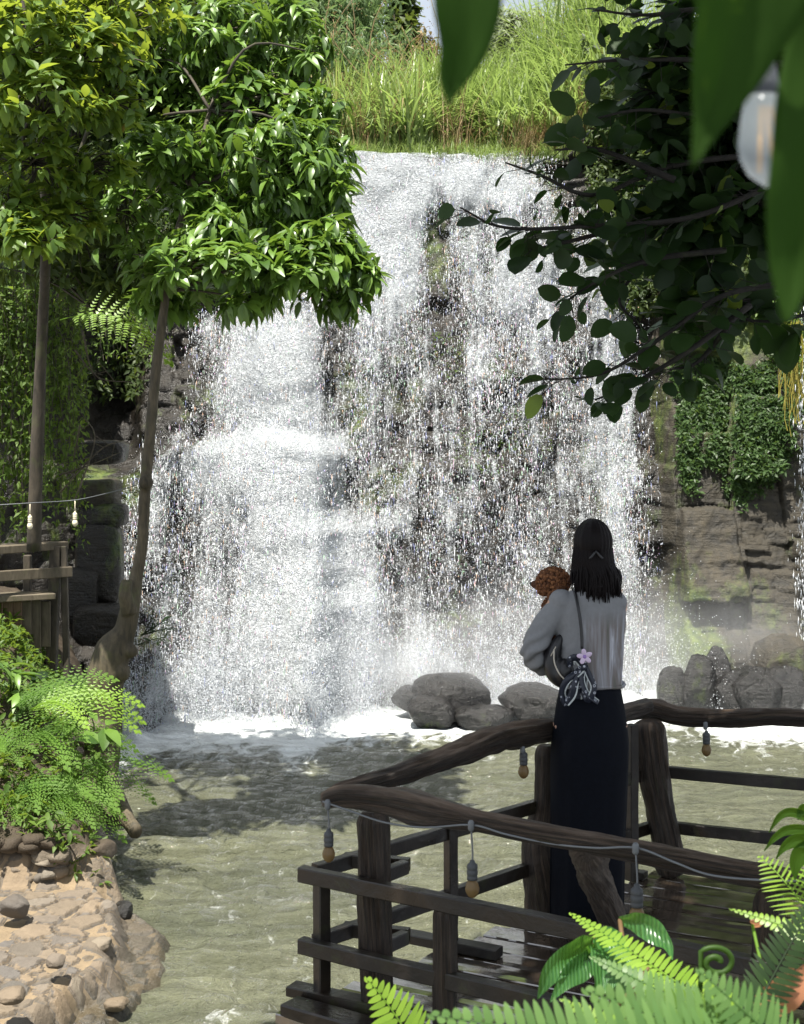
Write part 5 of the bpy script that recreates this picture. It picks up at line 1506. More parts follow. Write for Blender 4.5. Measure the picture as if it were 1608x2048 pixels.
sl = empty('string_lights', tuple(P(655, 1606, 4.86)), 'string of dusty amber bulbs on a grey cable slung along the near handrail', 'string lights')
so = np.array(sl.location)
pts = [P(645, 1603, 4.87), P(700, 1622, 4.83), P(770, 1645, 4.77), P(850, 1655, 4.66), P(943, 1650, 4.56), P(1010, 1668, 4.50), P(1100, 1687, 4.42), P(1190, 1696, 4.32), P(1273, 1696, 4.24), P(1350, 1725, 4.18), P(1420, 1750, 4.11), P(1520, 1760, 4.03), P(1640, 1762, 3.95)]
V, f = tube_vf(spline(pts, 90) - so, .0034, 6); mb = MB(); mb.add(V, f); mb.build('cable', m_wire, sl)
hang(sl, so, P(655, 1610, 4.86), .135 * 1.0, 1.0)
hang(sl, so, P(942, 1652, 4.55), .165, 1.05)
hang(sl, so, P(1271, 1698, 4.23), .165, 1.15)
hb = empty('hanging_bulb', tuple(P(1045, 1490, 5.70)), 'single amber bulb hanging under the left handrail beside the woman', 'light bulb', 'bulbs under the far handrails'); hang(hb, np.array(hb.location), P(1045, 1500, 5.70), .055)
hb = empty('hanging_bulb', tuple(P(1411, 1450, 6.30)), 'single amber bulb hanging under the far handrail against the sunny water', 'light bulb', 'bulbs under the far handrails'); hang(hb, np.array(hb.location), P(1411, 1452, 6.33), .075)

# ------------------------------------------------------------------ hut platform on the left bank
hut = empty('hut_platform', tuple(P(60, 1300, 11.9)), 'old raised wooden platform with rails and a plank wall at the left edge', 'platform'); ho = np.array(hut.location)
def hbm(a, b, w, h, name, mat=m_plankold, sd=0):
    V, f = beam_vf(Vector(a) - Vector(ho), Vector(b) - Vector(ho), w, h, .006); return mesh_np(name, V, f, mat, hut, False)
hbm(P(-120, 1108, 11.3), P(130, 1090, 12.1), .12, .065, 'rail')
hbm(P(-120, 1160, 11.3), P(143, 1143, 12.0), .05, .085, 'rail')
hbm(P(-60, 1096, 12.6), P(128, 1088, 12.35), .06, .05, 'rail', m_barkd)
for (a, b, w) in ((((112, 1092)), (100, 1420), .085), ((55, 1110), (55, 1200), .06), ((128, 1092), (135, 1420), .05)):
    hbm(P(*a, 12.0), P(*b, 12.0), w, w, 'post', m_barkd)
hbm(P(-100, 1200, 11.6), P(104, 1189, 11.95), .30, .05, 'bench_top')
for i in range(9):
    x = -60 + i * 19
    c = P(x, 1248 - .0 * i, 11.66 + .03 * i); V, f = box_vf(np.array(c) - ho, (.074, .022, .40 + .03 * math.sin(i * 3)), None, .003); mesh_np('wall_plank', V, f, m_plankbr if i < 6 else m_plankold, hut, False)
# bulbs by the hut
ws = empty('string_lights', tuple(P(60, 1015, 11)), 'short cable with two pale bulbs strung from the slender trunk across the creepers', 'string lights'); wo = np.array(ws.location)
mb = MB(); mb.add(*tube_vf(spline([P(-40, 1012, 10.9), P(60, 1006, 11), P(150, 1000, 11.2), P(220, 985, 10.8), P(292, 965, 10.3)], 40) - wo, .0035, 6)); mb.build('cable', m_wire, ws)
m_pale = plain('pale_bulb', (.75, .68, .50), .2)
for (x, y) in ((60, 1008), (150, 1002)):
    b = np.array(P(x, y + 36, 11)) - wo
    mb = MB(); mb.add(*tube_vf([np.array(P(x, y, 11)) - wo, b + [0, 0, .04]], .003, 5)); mb.add(*lathe_vf(SOCK[::-1], b, 12)); mb.build('socket', m_pale, ws)
    mb = MB(); mb.add(*lathe_vf(BULB[::-1], b, 14)); mb.build('bulb', m_pale, ws)
# ------------------------------------------------------------------ woman with her dog
PX0, PY0, PD = 1178, 1840, 5.80
PO = P(PX0, PY0, PD); PO.z = D
K = F / PD
def q(px, py, y=0.0): return np.array([(px - PX0) / K, y, (PY0 - py) / K])
m_skin = plain('skin', (.50, .30, .21), .5, var=.05)
def hairmat():
    m, nt, out = newmat('black_hair'); v = coords(nt)
    n = noise_(nt, scl(nt, v, (90, 90, 3)), 1.0, 4, .6)
    pbsdf(nt, out, Base_Color=mixc(nt, n, (.004, .0035, .004), (.011, .008, .008)), Roughness=.5, Specular_IOR_Level=.1, Normal=bump(nt, n, .5, .004))
    return m
m_hair = hairmat()
def knit():
    m, nt, out = newmat('grey_knit'); v = coords(nt)
    w = N(nt, 'TexWave', {'bands_direction': 'Z'}, Vector=v, Scale=95.0, Distortion=1.5, Detail=2.0).outputs[1]
    # tie-dyed vertical streaks over the back
    sp = N(nt, 'SeparateXYZ', None, Vector=v)
    st = noise_(nt, scl(nt, v, (26, 3, 2.6)), 1.0, 4, .6, .5)
    msk = M_(nt, 'MULTIPLY', MR(nt, sp.outputs[0], -.05, .0, 0, 1), MR(nt, sp.outputs[2], 1.26, 1.18, 0, 1))
    base = mixc(nt, noise_(nt, v, 60, 4), (.17, .175, .185), (.23, .235, .245))
    tie = ramp(nt, st, [(.35, (.11, .11, .095)), (.47, (.18, .16, .155)), (.56, (.26, .26, .28)), (.66, (.46, .47, .52))])
    col = mixc(nt, msk, base, tie)
    pbsdf(nt, out, Base_Color=col, Roughness=.85, Normal=bump(nt, M_(nt, 'ADD', w, noise_(nt, v, 220, 2)), .35, .002))
    return m
m_knit = knit()
m_skirt = plain('navy_fabric', (.003, .0042, .008), .85, .15, bscale=70, bst=.25, var=.4)
m_shoe = plain('white_shoe', (.55, .55, .52), .5)
m_black = plain('black_leather', (.012, .012, .014), .35)
m_cream = plain('cream_trim', (.55, .50, .42), .5)
person = empty('person', tuple(PO), 'woman in grey knit top and long dark skirt, seen from behind, holding a brown dog', 'person')
# ---- body, one continuous skin
mb = MB()
def loft(mb, rings, seg=28):
    """rings: (cx, cy, z, rx, ry)"""
    th = np.linspace(0, 2 * np.pi, seg, endpoint=False); V = []
    for (cx, cy, z, rx, ry) in rings: V.append(np.stack([cx + rx * np.cos(th), cy + ry * np.sin(th), np.full(seg, z)], -1))
    n = len(rings); V = np.concatenate(V + [np.array([[rings[0][0], rings[0][1], rings[0][2]], [rings[-1][0], rings[-1][1], rings[-1][2]]])])
    i, j = np.meshgrid(np.arange(n - 1), np.arange(seg), indexing='ij')
    qd = np.stack([i * seg + j, i * seg + (j + 1) % seg, (i + 1) * seg + (j + 1) % seg, (i + 1) * seg + j], -1).reshape(-1, 4)
    j = np.arange(seg); t = np.concatenate([np.stack([(j + 1) % seg, j, np.full(seg, n * seg)], -1), np.stack([(n - 1) * seg + j, (n - 1) * seg + (j + 1) % seg, np.full(seg, n * seg + 1)], -1)])
    mb.add(V, [qd, t])
hx, hy, hz = q(1186, 1090)[0], .01, q(0, 1090)[2]
mb.add(*sphere_vf((hx, hy, hz + .015), (.068, .082, .085), 24, 18))
mb.add(*sphere_vf((hx, hy + .045, hz - .055), (.048, .045, .055), 20, 14))            # jaw
mb.add(*sphere_vf((hx, hy + .088, hz - .025), (.011, .016, .02), 10, 8))              # nose
mb.add(*sphere_vf((hx, hy + .083, hz - .068), (.022, .010, .008), 10, 8))             # lips
for s in (-1, 1): mb.add(*sphere_vf((hx + s * .070, hy + .005, hz - .02), (.010, .018, .028), 12, 10))  # ears
mb.add(*tube_vf([(hx, hy, hz - .05), (hx - .002, -.005, 1.36), (.01, -.01, 1.31)], [.048, .047, .055], 16))
loft(mb, [(.005, 0, .55, .11, .08), (.005, 0, .80, .122, .088), (.005, 0, .92, .112, .08), (.003, 0, 1.02, .115, .08), (.005, 0, 1.15, .125, .085), (.008, 0, 1.26, .140, .075), (.01, -.005, 1.315, .085, .055), (.01, -.005, 1.335, .045, .04)])
SL = [np.array([-.120, 0, 1.275]), np.array([-.175, -.005, 1.19]), np.array([-.222, .0, 1.085]), np.array([-.165, .10, 1.02]), np.array([-.085, .175, 1.03])]
SR = [np.array([.112, .01, 1.275]), np.array([.112, .07, 1.18]), np.array([.098, .11, 1.07]), np.array([.09, .15, 1.08]), np.array([.0, .20, 1.12])]
for A in (SL, SR): mb.add(*tube_vf(spline(A, 22), np.interp(np.linspace(0, 1, 22), [0, .25, .5, .75, 1], [.045, .038, .033, .028, .021]), 14))
for s in (-1, 1):
    lx = .005 + s * .07
    mb.add(*tube_vf(spline([(lx, 0, .80), (lx, .02, .45), (lx * .95, -.005, .25), (lx * .9, -.01, .07)], 16), np.linspace(.08, .036, 16), 14))
    mb.add(*tube_vf([(lx * .9, -.03, .045), (lx * .9, .06, .035), (lx * .9, .15, .028)], [.032, .036, .022], 12))
def hand(c, ax, side, up):
    """palm + five bent fingers closing round the dog"""
    ax = np.array(ax, float); ax /= np.linalg.norm(ax); up = np.array(up, float); sd = np.cross(up, ax); sd /= np.linalg.norm(sd); c = np.array(c)
    R = np.stack([ax, sd, np.cross(ax, sd)], 1)
    mb.add(*sphere_vf(c + ax * .038, (.045, .036, .015), 14, 10, R))
    for k, (o, ln) in enumerate(((-.027, .062), (-.009, .072), (.009, .068), (.026, .052))):
        b = c + ax * .072 + sd * o; m1 = b + ax * ln * .45 + up * -.006; m2 = b + ax * ln * .75 - up * .022; m3 = b + ax * ln * .85 - up * .045
        mb.add(*tube_vf(spline([b - ax * .02, b, m1, m2, m3], 12), np.linspace(.0095, .0065, 12), 8))
    b = c + ax * .02 + sd * side * .03; mb.add(*tube_vf(spline([b, b + sd * side * .025 + ax * .02, b + sd * side * .03 + ax * .045 - up * .015], 8), [.011, .011, .010, .010, .009, .009, .008, .007], 8))
hand(SL[-1] - np.array([.015, -.005, 0]), (.9, .35, .15), 1, (0, .8, .5))
hand(SR[-1] + np.array([.01, 0, 0]), (-.9, .2, -.1), -1, (0, .9, .3))
body = remesh('body', mb, m_skin, person, .0065, 3)
# ---- sweater
mb = MB()
loft(mb, [(.012, 0, .950, .128, .100), (.008, 0, .97, .130, .102), (.008, 0, 1.05, .133, .099), (.008, 0, 1.15, .137, .096), (.008, 0, 1.24, .142, .088), (.009, -.002, 1.29, .128, .076), (.01, -.004, 1.325, .085, .063), (.012, -.004, 1.348, .056, .052)], 40)
for A, rr in ((SL, [.050, .052, .051, .049, .036]), (SR, [.050, .050, .048, .044, .036])):
    A = [a.copy() for a in A]; A[0] = A[0] + np.array([.02 if A[0][0] < 0 else -.02, 0, 0.005]); mb.add(*tube_vf(spline(A, 26), np.interp(np.linspace(0, 1, 26), [0, .25, .5, .75, 1], rr), 20))
mb.add(*sphere_vf((-.112, 0, 1.285), (.052, .058, .05), 16, 12)); mb.add(*sphere_vf((.104, 0, 1.28), (.05, .056, .05), 16, 12))
def cloth(co, no):
    x, y, z = co[:, 0], co[:, 1], co[:, 2]
    d = .0035 * fbm(x * 14, y * 14, z * 5, 3, 301)
    body_ = (x > -.13)
    # soft vertical folds on the back, gathers at the elbow
    d = d + body_ * .006 * vn(x * 22 + 2 * z, 0, z * 2.2, 302) * S(1.27, 1.1, z)
    A = np.array(SL); elbow = np.exp(-((x + .205) ** 2 + (z - 1.08) ** 2) / .006)
    d = d + .010 * elbow * np.sin((z * .8 - x * .55 + y * .5) * 150 + 2 * vn(x * 20, y * 20, z * 20, 303)) 
    d = d + .004 * np.sin((z * .7 - x * .3) * 130) * S(-.15, -.2, x) * S(1.15, 1.02, z)
    return co + no * d[:, None]
remesh('sweater', mb, m_knit, person, .006, 5, post=cloth)
mb = MB()
th = np.linspace(0, 2 * np.pi, 48)
mb.add(*tube_vf([(.012 + .128 * math.cos(a), .10 * math.sin(a), .955 + .004 * math.sin(a * 3)) for a in th], .007, 8, False)); mb.build('hem', m_knit, person)
# ---- skirt
Vs = []; rings = []
zs = np.linspace(.985, .018, 60); seg = 96; th = np.linspace(0, 2 * np.pi, seg, endpoint=False)
for z in zs:
    rx = np.interp(z, [0, .35, .62, .72, .86, .94, .99], [.150, .150, .156, .155, .138, .122, .118]); ry = np.interp(z, [0, .35, .62, .72, .86, .94, .99], [.135, .125, .125, .122, .108, .095, .09])
    cx = np.interp(z, [0, .35, .72, .95], [-.012, -.006, .004, .005])
    fold = 1 + S(.7, .2, z) * .075 * (vn(np.cos(th) * 2.6, np.sin(th) * 2.6, z * .5, 311)) + S(.85, .1, z) * .03 * vn(np.cos(th) * 7, np.sin(th) * 7, z * 1.2, 312) + .012 * vn(np.cos(th) * 4, np.sin(th) * 4, z * 9, 313)
    Vs.append(np.stack([cx + rx * fold * np.cos(th), ry * fold * np.sin(th), np.full(seg, z)], -1))
V = np.concatenate(Vs); i, j = np.meshgrid(np.arange(59), np.arange(seg), indexing='ij')
f = np.stack([i * seg + j, (i + 1) * seg + j, (i + 1) * seg + (j + 1) % seg, i * seg + (j + 1) % seg], -1).reshape(-1, 4)
sk = mesh_np('skirt', V, f, m_skirt, person); so_ = sk.modifiers.new('t', 'SOLIDIFY'); so_.thickness = .003; so_.offset = -1
# ---- shoes
for s in (-1, 1):
    lx = .005 + s * .066
    mb = MB(); mb.add(*tube_vf(spline([(lx, -.062, .035), (lx, -.03, .042), (lx, .06, .038), (lx, .15, .03), (lx, .175, .022)], 14), [.026, .034, .038, .040, .042, .042, .043, .043, .043, .042, .040, .036, .030, .018], 16, True, .85))
    mb.add(*box_vf((lx, .055, .010), (.078, .24, .02), None, .006)); remesh('shoe', mb, m_shoe, person, .006, 3)
# ---- hair: cap and long strands
mb = MB()
mb.add(*sphere_vf((hx, hy - .012, hz + .022), (.077, .088, .094), 36, 26))
mb.add(*tube_vf(spline([(hx, hy - .035, hz + .05), (hx + .004, hy - .045, hz - .04), (hx + .012, hy - .052, hz - .12), (hx + .02, -.062, 1.335)], 16), np.linspace(.07, .052, 16), 22, True, .62))
def hs(co, no):
    x, y, z = co[:, 0] - hx, co[:, 1] - hy, co[:, 2] - hz
    front = (y > .035) & (z < .055)
    co = co.copy(); co[:, 1] = np.where(front, hy + .035 + (y - .035) * .25, co[:, 1])
    a = np.arctan2(x, -y)
    d = .0022 * vn(a * 14, z * 3, 0, 321) + .003 * vn(a * 5, z * 2, 0, 322)
    return co + no * d[:, None]
hair = remesh('hair', mb, m_hair, person, .006, 4, post=hs)
mb = MB(); r_ = np.random.default_rng(4)
for k in range(330):
    a = r_.uniform(-1.9, 1.9)                               # angle round the back of the head
    sx, cyy = math.sin(a), math.cos(a)
    p0 = np.array([hx + .070 * sx, hy - .010 - .080 * cyy, hz + r_.uniform(-.01, .05)])
    wdt = .072 + .010 * r_.random()
    p1 = np.array([hx + wdt * sx, hy - .012 - .078 * cyy, hz - .06])
    ez = 1.285 + .055 * r_.random() + (.0 if abs(sx) < .6 else .02 * r_.random())
    ex = hx + .013 + (.076 * sx if abs(sx) > .55 else .066 * sx) + r_.normal() * .007
    p2 = np.array([ex, hy - .03 - .062 * cyy + r_.normal() * .004, (hz - .06 + ez) / 2 + .01])
    p3_ = np.array([ex + r_.normal() * .006, min(-.045, hy - .075 * cyy - .02), ez])
    mb.add(*tube_vf(spline([p0, p1, p2, p3_], 10), [.002, .004, .0048, .005, .005, .0048, .0045, .004, .003, .001], 5, True, .6))
mb.build('hair_strands', m_hair, hair)
for s, n in ((-1, 16), (1, 14)):                              # loose side locks
    mb = MB()
    for k in range(n):
        x0 = hx + s * (.074 + .004 * r_.random()); xe = hx + s * (.084 + .022 * r_.random()) + .008
        mb.add(*tube_vf(spline([(x0, hy - .01, hz - .0), (x0 + s * .006, hy - .01, hz - .07), (xe - s * .004, hy - .03 + r_.normal() * .01, 1.40), (xe, hy - .03 + r_.normal() * .012, 1.335 + .03 * r_.random())], 9), [.002, .0035, .004, .004, .004, .0038, .0035, .002, .0008], 5, True, .6))
    mb.build('side_lock', m_hair, hair)
mb = MB(); mb.add(*tube_vf([(hx + .010 * s, hy - .098 - .002 * abs(s), hz - .008 - .012 * abs(s)) for s in np.linspace(-2.5, 2.5, 9)], .005, 8)); mb.build('hair_clip', m_black, hair)
for s in (-1, 1): mesh_np('eye', *[*sphere_vf((hx + s * .028, hy + .078, hz + .0), (.012, .008, .006), 10, 8)], m_hair, body)

# ------------------------------------------------------------------ brown poodle in her arms
def furmat():
    m, nt, out = newmat('brown_curls'); v = coords(nt)
    t = N(nt, 'Attribute', {'attribute_name': 'tint'}).outputs['Fac']
    col = ramp(nt, t, [(0, (.07, .026, .010)), (.6, (.17, .065, .022)), (1, (.30, .13, .05))])
    b = pbsdf(nt, None, Base_Color=col, Roughness=.8, Normal=bump(nt, noise_(nt, v, 300, 3), .6, .003))
    tr = N(nt, 'BsdfTranslucent', None, Color=(.6, .25, .08, 1)); mx = N(nt, 'MixShader', None, i0=.2, i1=b.outputs[0], i2=tr.outputs[0]); nt.links.new(mx.outputs[0], out.inputs[0])
    return m
m_fur = furmat()
do = np.array(PO) + np.array([-.10, .13, 1.05])
dog = empty('dog', tuple(do), 'curly ginger brown poodle held against the woman\'s chest, head over her left shoulder side', 'dog')
def dq(px, py, y): return q(px, py, y) - np.array([-.10, .13, 1.05])
mb = MB(); blobs = [(dq(1112, 1164, .10), (.066, .062, .055)), (dq(1098, 1178, .13), (.035, .035, .028)), (dq(1112, 1192, .06), (.024, .02, .034)), (dq(1120, 1225, .12), (.06, .05, .07)), (dq(1125, 1270, .13), (.07, .06, .09)), (dq(1135, 1330, .14), (.07, .055, .06))]
for c, r in blobs: mb.add(*sphere_vf(c, r, 20, 14))
mb.add(*sphere_vf(dq(1083, 1172, .17), (.028, .03, .020), 14, 10))
for s in (0, .05): mb.add(*tube_vf(spline([dq(1105, 1260, .10 + s), dq(1096, 1290, .12 + s), dq(1102, 1320, .13 + s)], 8), .016, 10)); 
db = remesh('body', mb, m_fur, dog, .008, 3, post=lambda co, no: co + no * (.006 * fbm(co[:, 0] * 50, co[:, 1] * 50, co[:, 2] * 50, 2, 401))[:, None])
cl = MB(); r_ = np.random.default_rng(8)
SP, SF = sphere_vf((0, 0, 0), 1, 7, 5)
for bi, (c, r) in enumerate(blobs):
    n = (620, 160, 170, 260, 200, 150)[bi]; u = r_.normal(size=(n, 3)); u /= np.linalg.norm(u, axis=1)[:, None]
    p = np.array(c) + u * np.array(r) * 1.02
    for k in range(n): cl.add(p[k] + (SP + .3 * r_.normal(size=SP.shape) * .3) * r_.uniform(.004, .0085), SF, .2 + .8 * r_.random())
cl.build('curly_coat', m_fur, db)
er = MB()
c = dq(1120, 1184, .04)
for k in range(260):
    u = r_.normal(size=3); u /= np.linalg.norm(u); er.add(c + u * np.array([.026, .018, .034]) * r_.uniform(.6, 1) + SP * r_.uniform(.004, .008), SF, .1 + .5 * r_.random())
er.build('ear', m_fur, db)
mesh_np('nose', *sphere_vf(dq(1071, 1172, .185), .008, 10, 8), m_black, db)

# ------------------------------------------------------------------ black shoulder bag with scarf and flower charm
bo = np.array(PO) + q(1130, 1320, -.02)
bag = empty('handbag', tuple(bo), 'black shoulder bag tucked under the woman\'s arm with a tied scarf', 'handbag')
def bq(px, py, y=0.0): return q(px, py, y) - q(1130, 1320, -.02)
mb = MB()
mb.add(*tube_vf(spline([bq(1122, 1262, -.035), bq(1105, 1300, -.03), bq(1106, 1335, -.03), bq(1128, 1362, -.05)], 14), [.014, .024, .032, .036, .040, .042, .044, .045, .045, .045, .044, .040, .034, .024], 20, True, .8))
mb.add(*sphere_vf(bq(1128, 1335, -.06), (.045, .04, .058), 20, 14))
remesh('bag_body', mb, m_black, bag, .006, 4)
mb = MB(); pts = spline([bq(1146, 1172, .02), bq(1147, 1180, -.06), bq(1152, 1215, -.105), bq(1156, 1250, -.112), bq(1157, 1284, -.118)], 24)
mb.add(*tube_vf(pts, .0065, 8, True, .5)); mb.build('strap', m_black, bag)
mb = MB(); mb.add(*tube_vf(spline([bq(1104, 1288, -.075), bq(1104, 1312, -.09), bq(1112, 1332, -.1), bq(1124, 1346, -.105)], 16), .0028, 6)); mb.build('trim', m_cream, bag)
mb = MB(); mb.add(*tube_vf([bq(1098, 1302, -.07), bq(1108, 1283, -.07)], .0022, 6)); mb.build('zip_pull', m_cream, bag)
# scarf: navy ribbon loops with cream borders
def scarfmat():
    m, nt, out = newmat('printed_scarf'); v = coords(nt)
    e = N(nt, 'TexVoronoi', {'feature': 'F1'}, Vector=v, Scale=52.0); e.inputs['Randomness'].default_value = .5
    ring = M_(nt, 'MULTIPLY', M_(nt, 'GREATER_THAN', e.outputs['Distance'], .16), M_(nt, 'LESS_THAN', e.outputs['Distance'], .30))
    col = mixc(nt, ring, (.012, .016, .03), (.42, .44, .50)); pbsdf(nt, out, Base_Color=col, Roughness=.45); return m
m_scarf = scarfmat(); m_scw = plain('scarf_border', (.52, .56, .56), .5)
def ribbon(mbN, mbW, pts, w, tw0=0, tw1=0, nrm=(0, -1, 0)):
    p = spline(pts, 26); T = np.gradient(p, axis=0); T /= np.linalg.norm(T, axis=1)[:, None]
    for i_, (u0, u1, m) in enumerate(((-1, -.62, mbW), (-.62, 1, mbN))):
        V = []
        for i in range(26):
            a = tw0 + (tw1 - tw0) * i / 25; s = np.cross(T[i], nrm); s /= np.linalg.norm(s); nn = np.cross(s, T[i])
            d = s * math.cos(a) + nn * math.sin(a); b = np.cross(d, T[i])
            for u in (u0, u1):
                for h in (-.0011, .0011): V.append(p[i] + d * w * u + b * h + nn * .004 * math.sin(u * 3 + i * .3))
        V = np.array(V); F_ = []
        for i in range(25):
            b = i * 4; c = b + 4
            F_ += [[b, b + 2, c + 2, c], [b + 1, c + 1, c + 3, b + 3], [b, c, c + 1, b + 1], [b + 2, b + 3, c + 3, c + 2]]
        F_ += [[0, 1, 3, 2], [100, 102, 103, 101]]
        m.add(V, [np.array(F_)])
mn, mw = MB(), MB(); y = -.125
ribbon(mn, mw, [bq(1160, 1318, y), bq(1146, 1302, y - .01), bq(1134, 1304, y - .01), bq(1136, 1318, y)], .018, .2, .5)
ribbon(mn, mw, [bq(1160, 1318, y), bq(1145, 1332, y - .01), bq(1126, 1345, y - .015), bq(1117, 1368, y - .01), bq(1126, 1394, y)], .015, -.4, .6)
ribbon(mn, mw, [bq(1158, 1322, y), bq(1142, 1350, y - .02), bq(1136, 1372, y - .015), bq(1124, 1390, y - .01)], .016, .8, -.6)
ribbon(mn, mw, [bq(1162, 1318, y), bq(1170, 1336, y - .015), bq(1178, 1358, y - .02), bq(1168, 1382, y - .01), bq(1160, 1366, y), bq(1163, 1336, y)], .013, 2.6, 3.4)
ribbon(mn, mw, [bq(1160, 1320, y), bq(1156, 1345, y - .01), bq(1166, 1370, y - .015), bq(1188, 1388, y - .01)], .013, .3, .9)
ribbon(mn, mw, [bq(1158, 1320, y), bq(1152, 1352, y), bq(1148, 1382, y)], .02, .1, .4)
mn.add(*sphere_vf(bq(1160, 1320, y), (.015, .012, .014), 12, 8))
sc = mn.build('scarf', m_scarf, bag); mw.build('scarf_border', m_scw, sc)
m_pet = plain('lilac_petal', (.62, .50, .66), .4, var=.12)
mb = MB(); fc = bq(1160, 1297, -.145)
for k in range(5):
    a = math.radians(100 + 72 * k); d = np.array([math.cos(a), -.15, math.sin(a)]); d /= np.linalg.norm(d); s = np.cross([0, -1, 0], d); s /= np.linalg.norm(s)
    R = np.stack([d, s, np.cross(d, s)], 1); mb.add(*sphere_vf(fc + d * .0165, (.0155, .0098, .0035), 14, 10, R))
fl = mb.build('flower_charm', m_pet, bag)
mesh_np('flower_centre', *sphere_vf(fc + np.array([0, -.003, 0]), (.008, .004, .008), 10, 8), plain('violet_centre', (.30, .18, .48), .4), fl)
# ------------------------------------------------------------------ dark round-leaved tree on the right, its crown roofing the deck
tx, ty = 3.1, 6.6
bt = empty('broadleaf_tree', (tx, ty, .3), 'large dark tree with big round leaves overhanging from the right', 'tree'); bo_ = np.array(bt.location)
lv = MB(); br = MB(); r_ = np.random.default_rng(77)
def branch_px(pts, r0=.018, r1=.004, leaf=.14, every=.075, two=True, p=1.0, mat=None, droop=.3):
    """branch through (px,py,Y) points with alternate round leaves"""
    q_ = spline([np.array(P(*a)) for a in pts], 40)
    br.add(*tube_vf(q_ - bo_, np.linspace(r0, r1, 40), 6))
    s = np.concatenate([[0], np.cumsum(np.linalg.norm(np.diff(q_, axis=0), axis=1))]); L = s[-1]
    n = int(L / every * 2.4); ts = r_.uniform(.05, 1, n) * L
    pp = np.stack([np.interp(ts, s, q_[:, i]) for i in range(3)], -1)
    T = np.gradient(q_, axis=0); T /= np.linalg.norm(T, axis=1)[:, None]; tt = np.stack([np.interp(ts, s, T[:, i]) for i in range(3)], -1)
    d = tt * .5 + r_.normal(size=(n, 3)) * np.array([.7, .6, .45]); d[:, 2] -= droop * r_.random(n); d /= np.linalg.norm(d, axis=1)[:, None]
    stalk = .05 + .08 * r_.random(n); p1 = pp + d * stalk[:, None]
    for a, b in zip(pp, p1): br.add(*tube_vf([a - bo_, b - bo_], .0022, 3, False))
    nr = r_.normal(size=(n, 3)) * .55 + np.array([0, -.35, .9])
    M = frames(d + r_.normal(size=(n, 3)) * .2, nr) * (leaf * r_.uniform(.5, 1.15, n))[:, None, None]
    V, f, a = scatter(*LTR, M, p1, r_.random(n)); lv.add(V - bo_, f, a)
    return q_
for b in [[(1620, 330, 7.0), (1400, 430, 6.9), (1180, 452, 6.8), (1010, 455, 6.7), (920, 415, 6.7)],
          [(1620, 300, 7.0), (1350, 330, 7.0), (1190, 390, 6.9), (1080, 350, 6.8), (1010, 325, 6.8)],
          [(1620, 560, 7.1), (1450, 590, 7.0), (1330, 670, 6.9), (1210, 745, 6.8), (1100, 760, 6.8)],
          [(1500, 610, 7.0), (1380, 700, 6.9), (1260, 770, 6.9), (1190, 800, 6.9)],
          [(1620, 130, 7.0), (1400, 120, 7.0), (1250, 120, 6.9), (1130, 130, 6.8)],
          [(1620, 60, 7.0), (1420, 20, 7.0), (1290, 30, 7.0), (1190, 20, 6.9)],
          [(1620, 200, 7.1), (1420, 230, 7.1), (1280, 220, 7.0), (1160, 245, 6.9)],
          [(1450, 500, 7.1), (1300, 520, 7.0), (1200, 560, 6.9), (1120, 610, 6.9)],
          [(1500, 400, 7.3), (1350, 480, 7.2), (1240, 590, 7.1), (1290, 660, 7.1)],
          [(1300, 440, 7.0), (1150, 480, 6.9), (1060, 500, 6.8)], [(1350, 360, 6.9), (1200, 300, 6.9), (1110, 300, 6.8)], [(1480, 620, 7.0), (1400, 720, 7.0), (1340, 740, 6.9)]]:
    branch_px(b)
# dense inner mass
for k in range(32):
    y0 = r_.uniform(60, 640); branch_px([(1640, y0, 7.3 + .5 * r_.random()), (1500 + r_.normal() * 30, y0 + r_.normal() * 30, 7.4), (1330 + r_.normal() * 40, y0 + r_.normal() * 50 + (20 if y0 > 300 else -10), 7.3)], .012, .004, .19, .06)
# roof of the crown above the deck (seen from below only when you look up)
def roof(c, rad, n, leaf):
    u = r_.normal(size=(n, 3)); u /= np.linalg.norm(u, axis=1)[:, None]; p = np.array(c) + u * np.array(rad) * r_.uniform(.2, 1, n)[:, None] ** .6
    d = r_.normal(size=(n, 3)); d[:, 2] -= .4; nr = r_.normal(size=(n, 3)) * .5 + [0, 0, 1]
    M = frames(d, nr) * (leaf * r_.uniform(.6, 1.2, n))[:, None, None]; V, f, a = scatter(*LTR, M, p, r_.random(n)); lv.add(V - bo_, f, a)
    for q_ in p[::max(1, n // 14)]: limb(br, np.array(c) - bo_, q_ - bo_, .03, .006, 5, 8, .2, 5)
ROOF = [((1.9, 5.6, 6.3), (1.5, 1.3, .8), 1300), ((.5, 4.4, 6.2), (1.5, 1.3, .7), 1500), ((-.6, 3.4, 6.1), (1.3, 1.2, .7), 1200), ((.9, 2.9, 6.0), (1.4, 1.0, .7), 1000), ((2.2, 3.8, 6.0), (1.1, 1.1, .7), 700), ((.3, 5.7, 6.9), (1.2, .8, .5), 800), ((-.9, 4.6, 6.6), (.9, .9, .5), 600), ((.9, 6.3, 6.5), (1.2, .9, .4), 700)]  # last lobe, out of view, added to darken the right-hand leaves
for c, rad, n in ROOF: roof(c, rad, n, .19)
trunk = spline([(3.1, 6.6, -.2), (3.15, 6.6, 1.6), (2.95, 6.7, 3.4), (2.7, 6.6, 5.0), (2.4, 6.2, 6.0)], 40)
br.add(*tube_vf(trunk - bo_, np.interp(np.linspace(0, 1, 40), [0, .3, 1], [.24, .17, .11]), 14))
for c, rad, n in ROOF: limb(br, trunk[-1] - bo_, np.array(c) - bo_, .09, .035, 8, 12, .12, int(c[0] * 10) + 50)
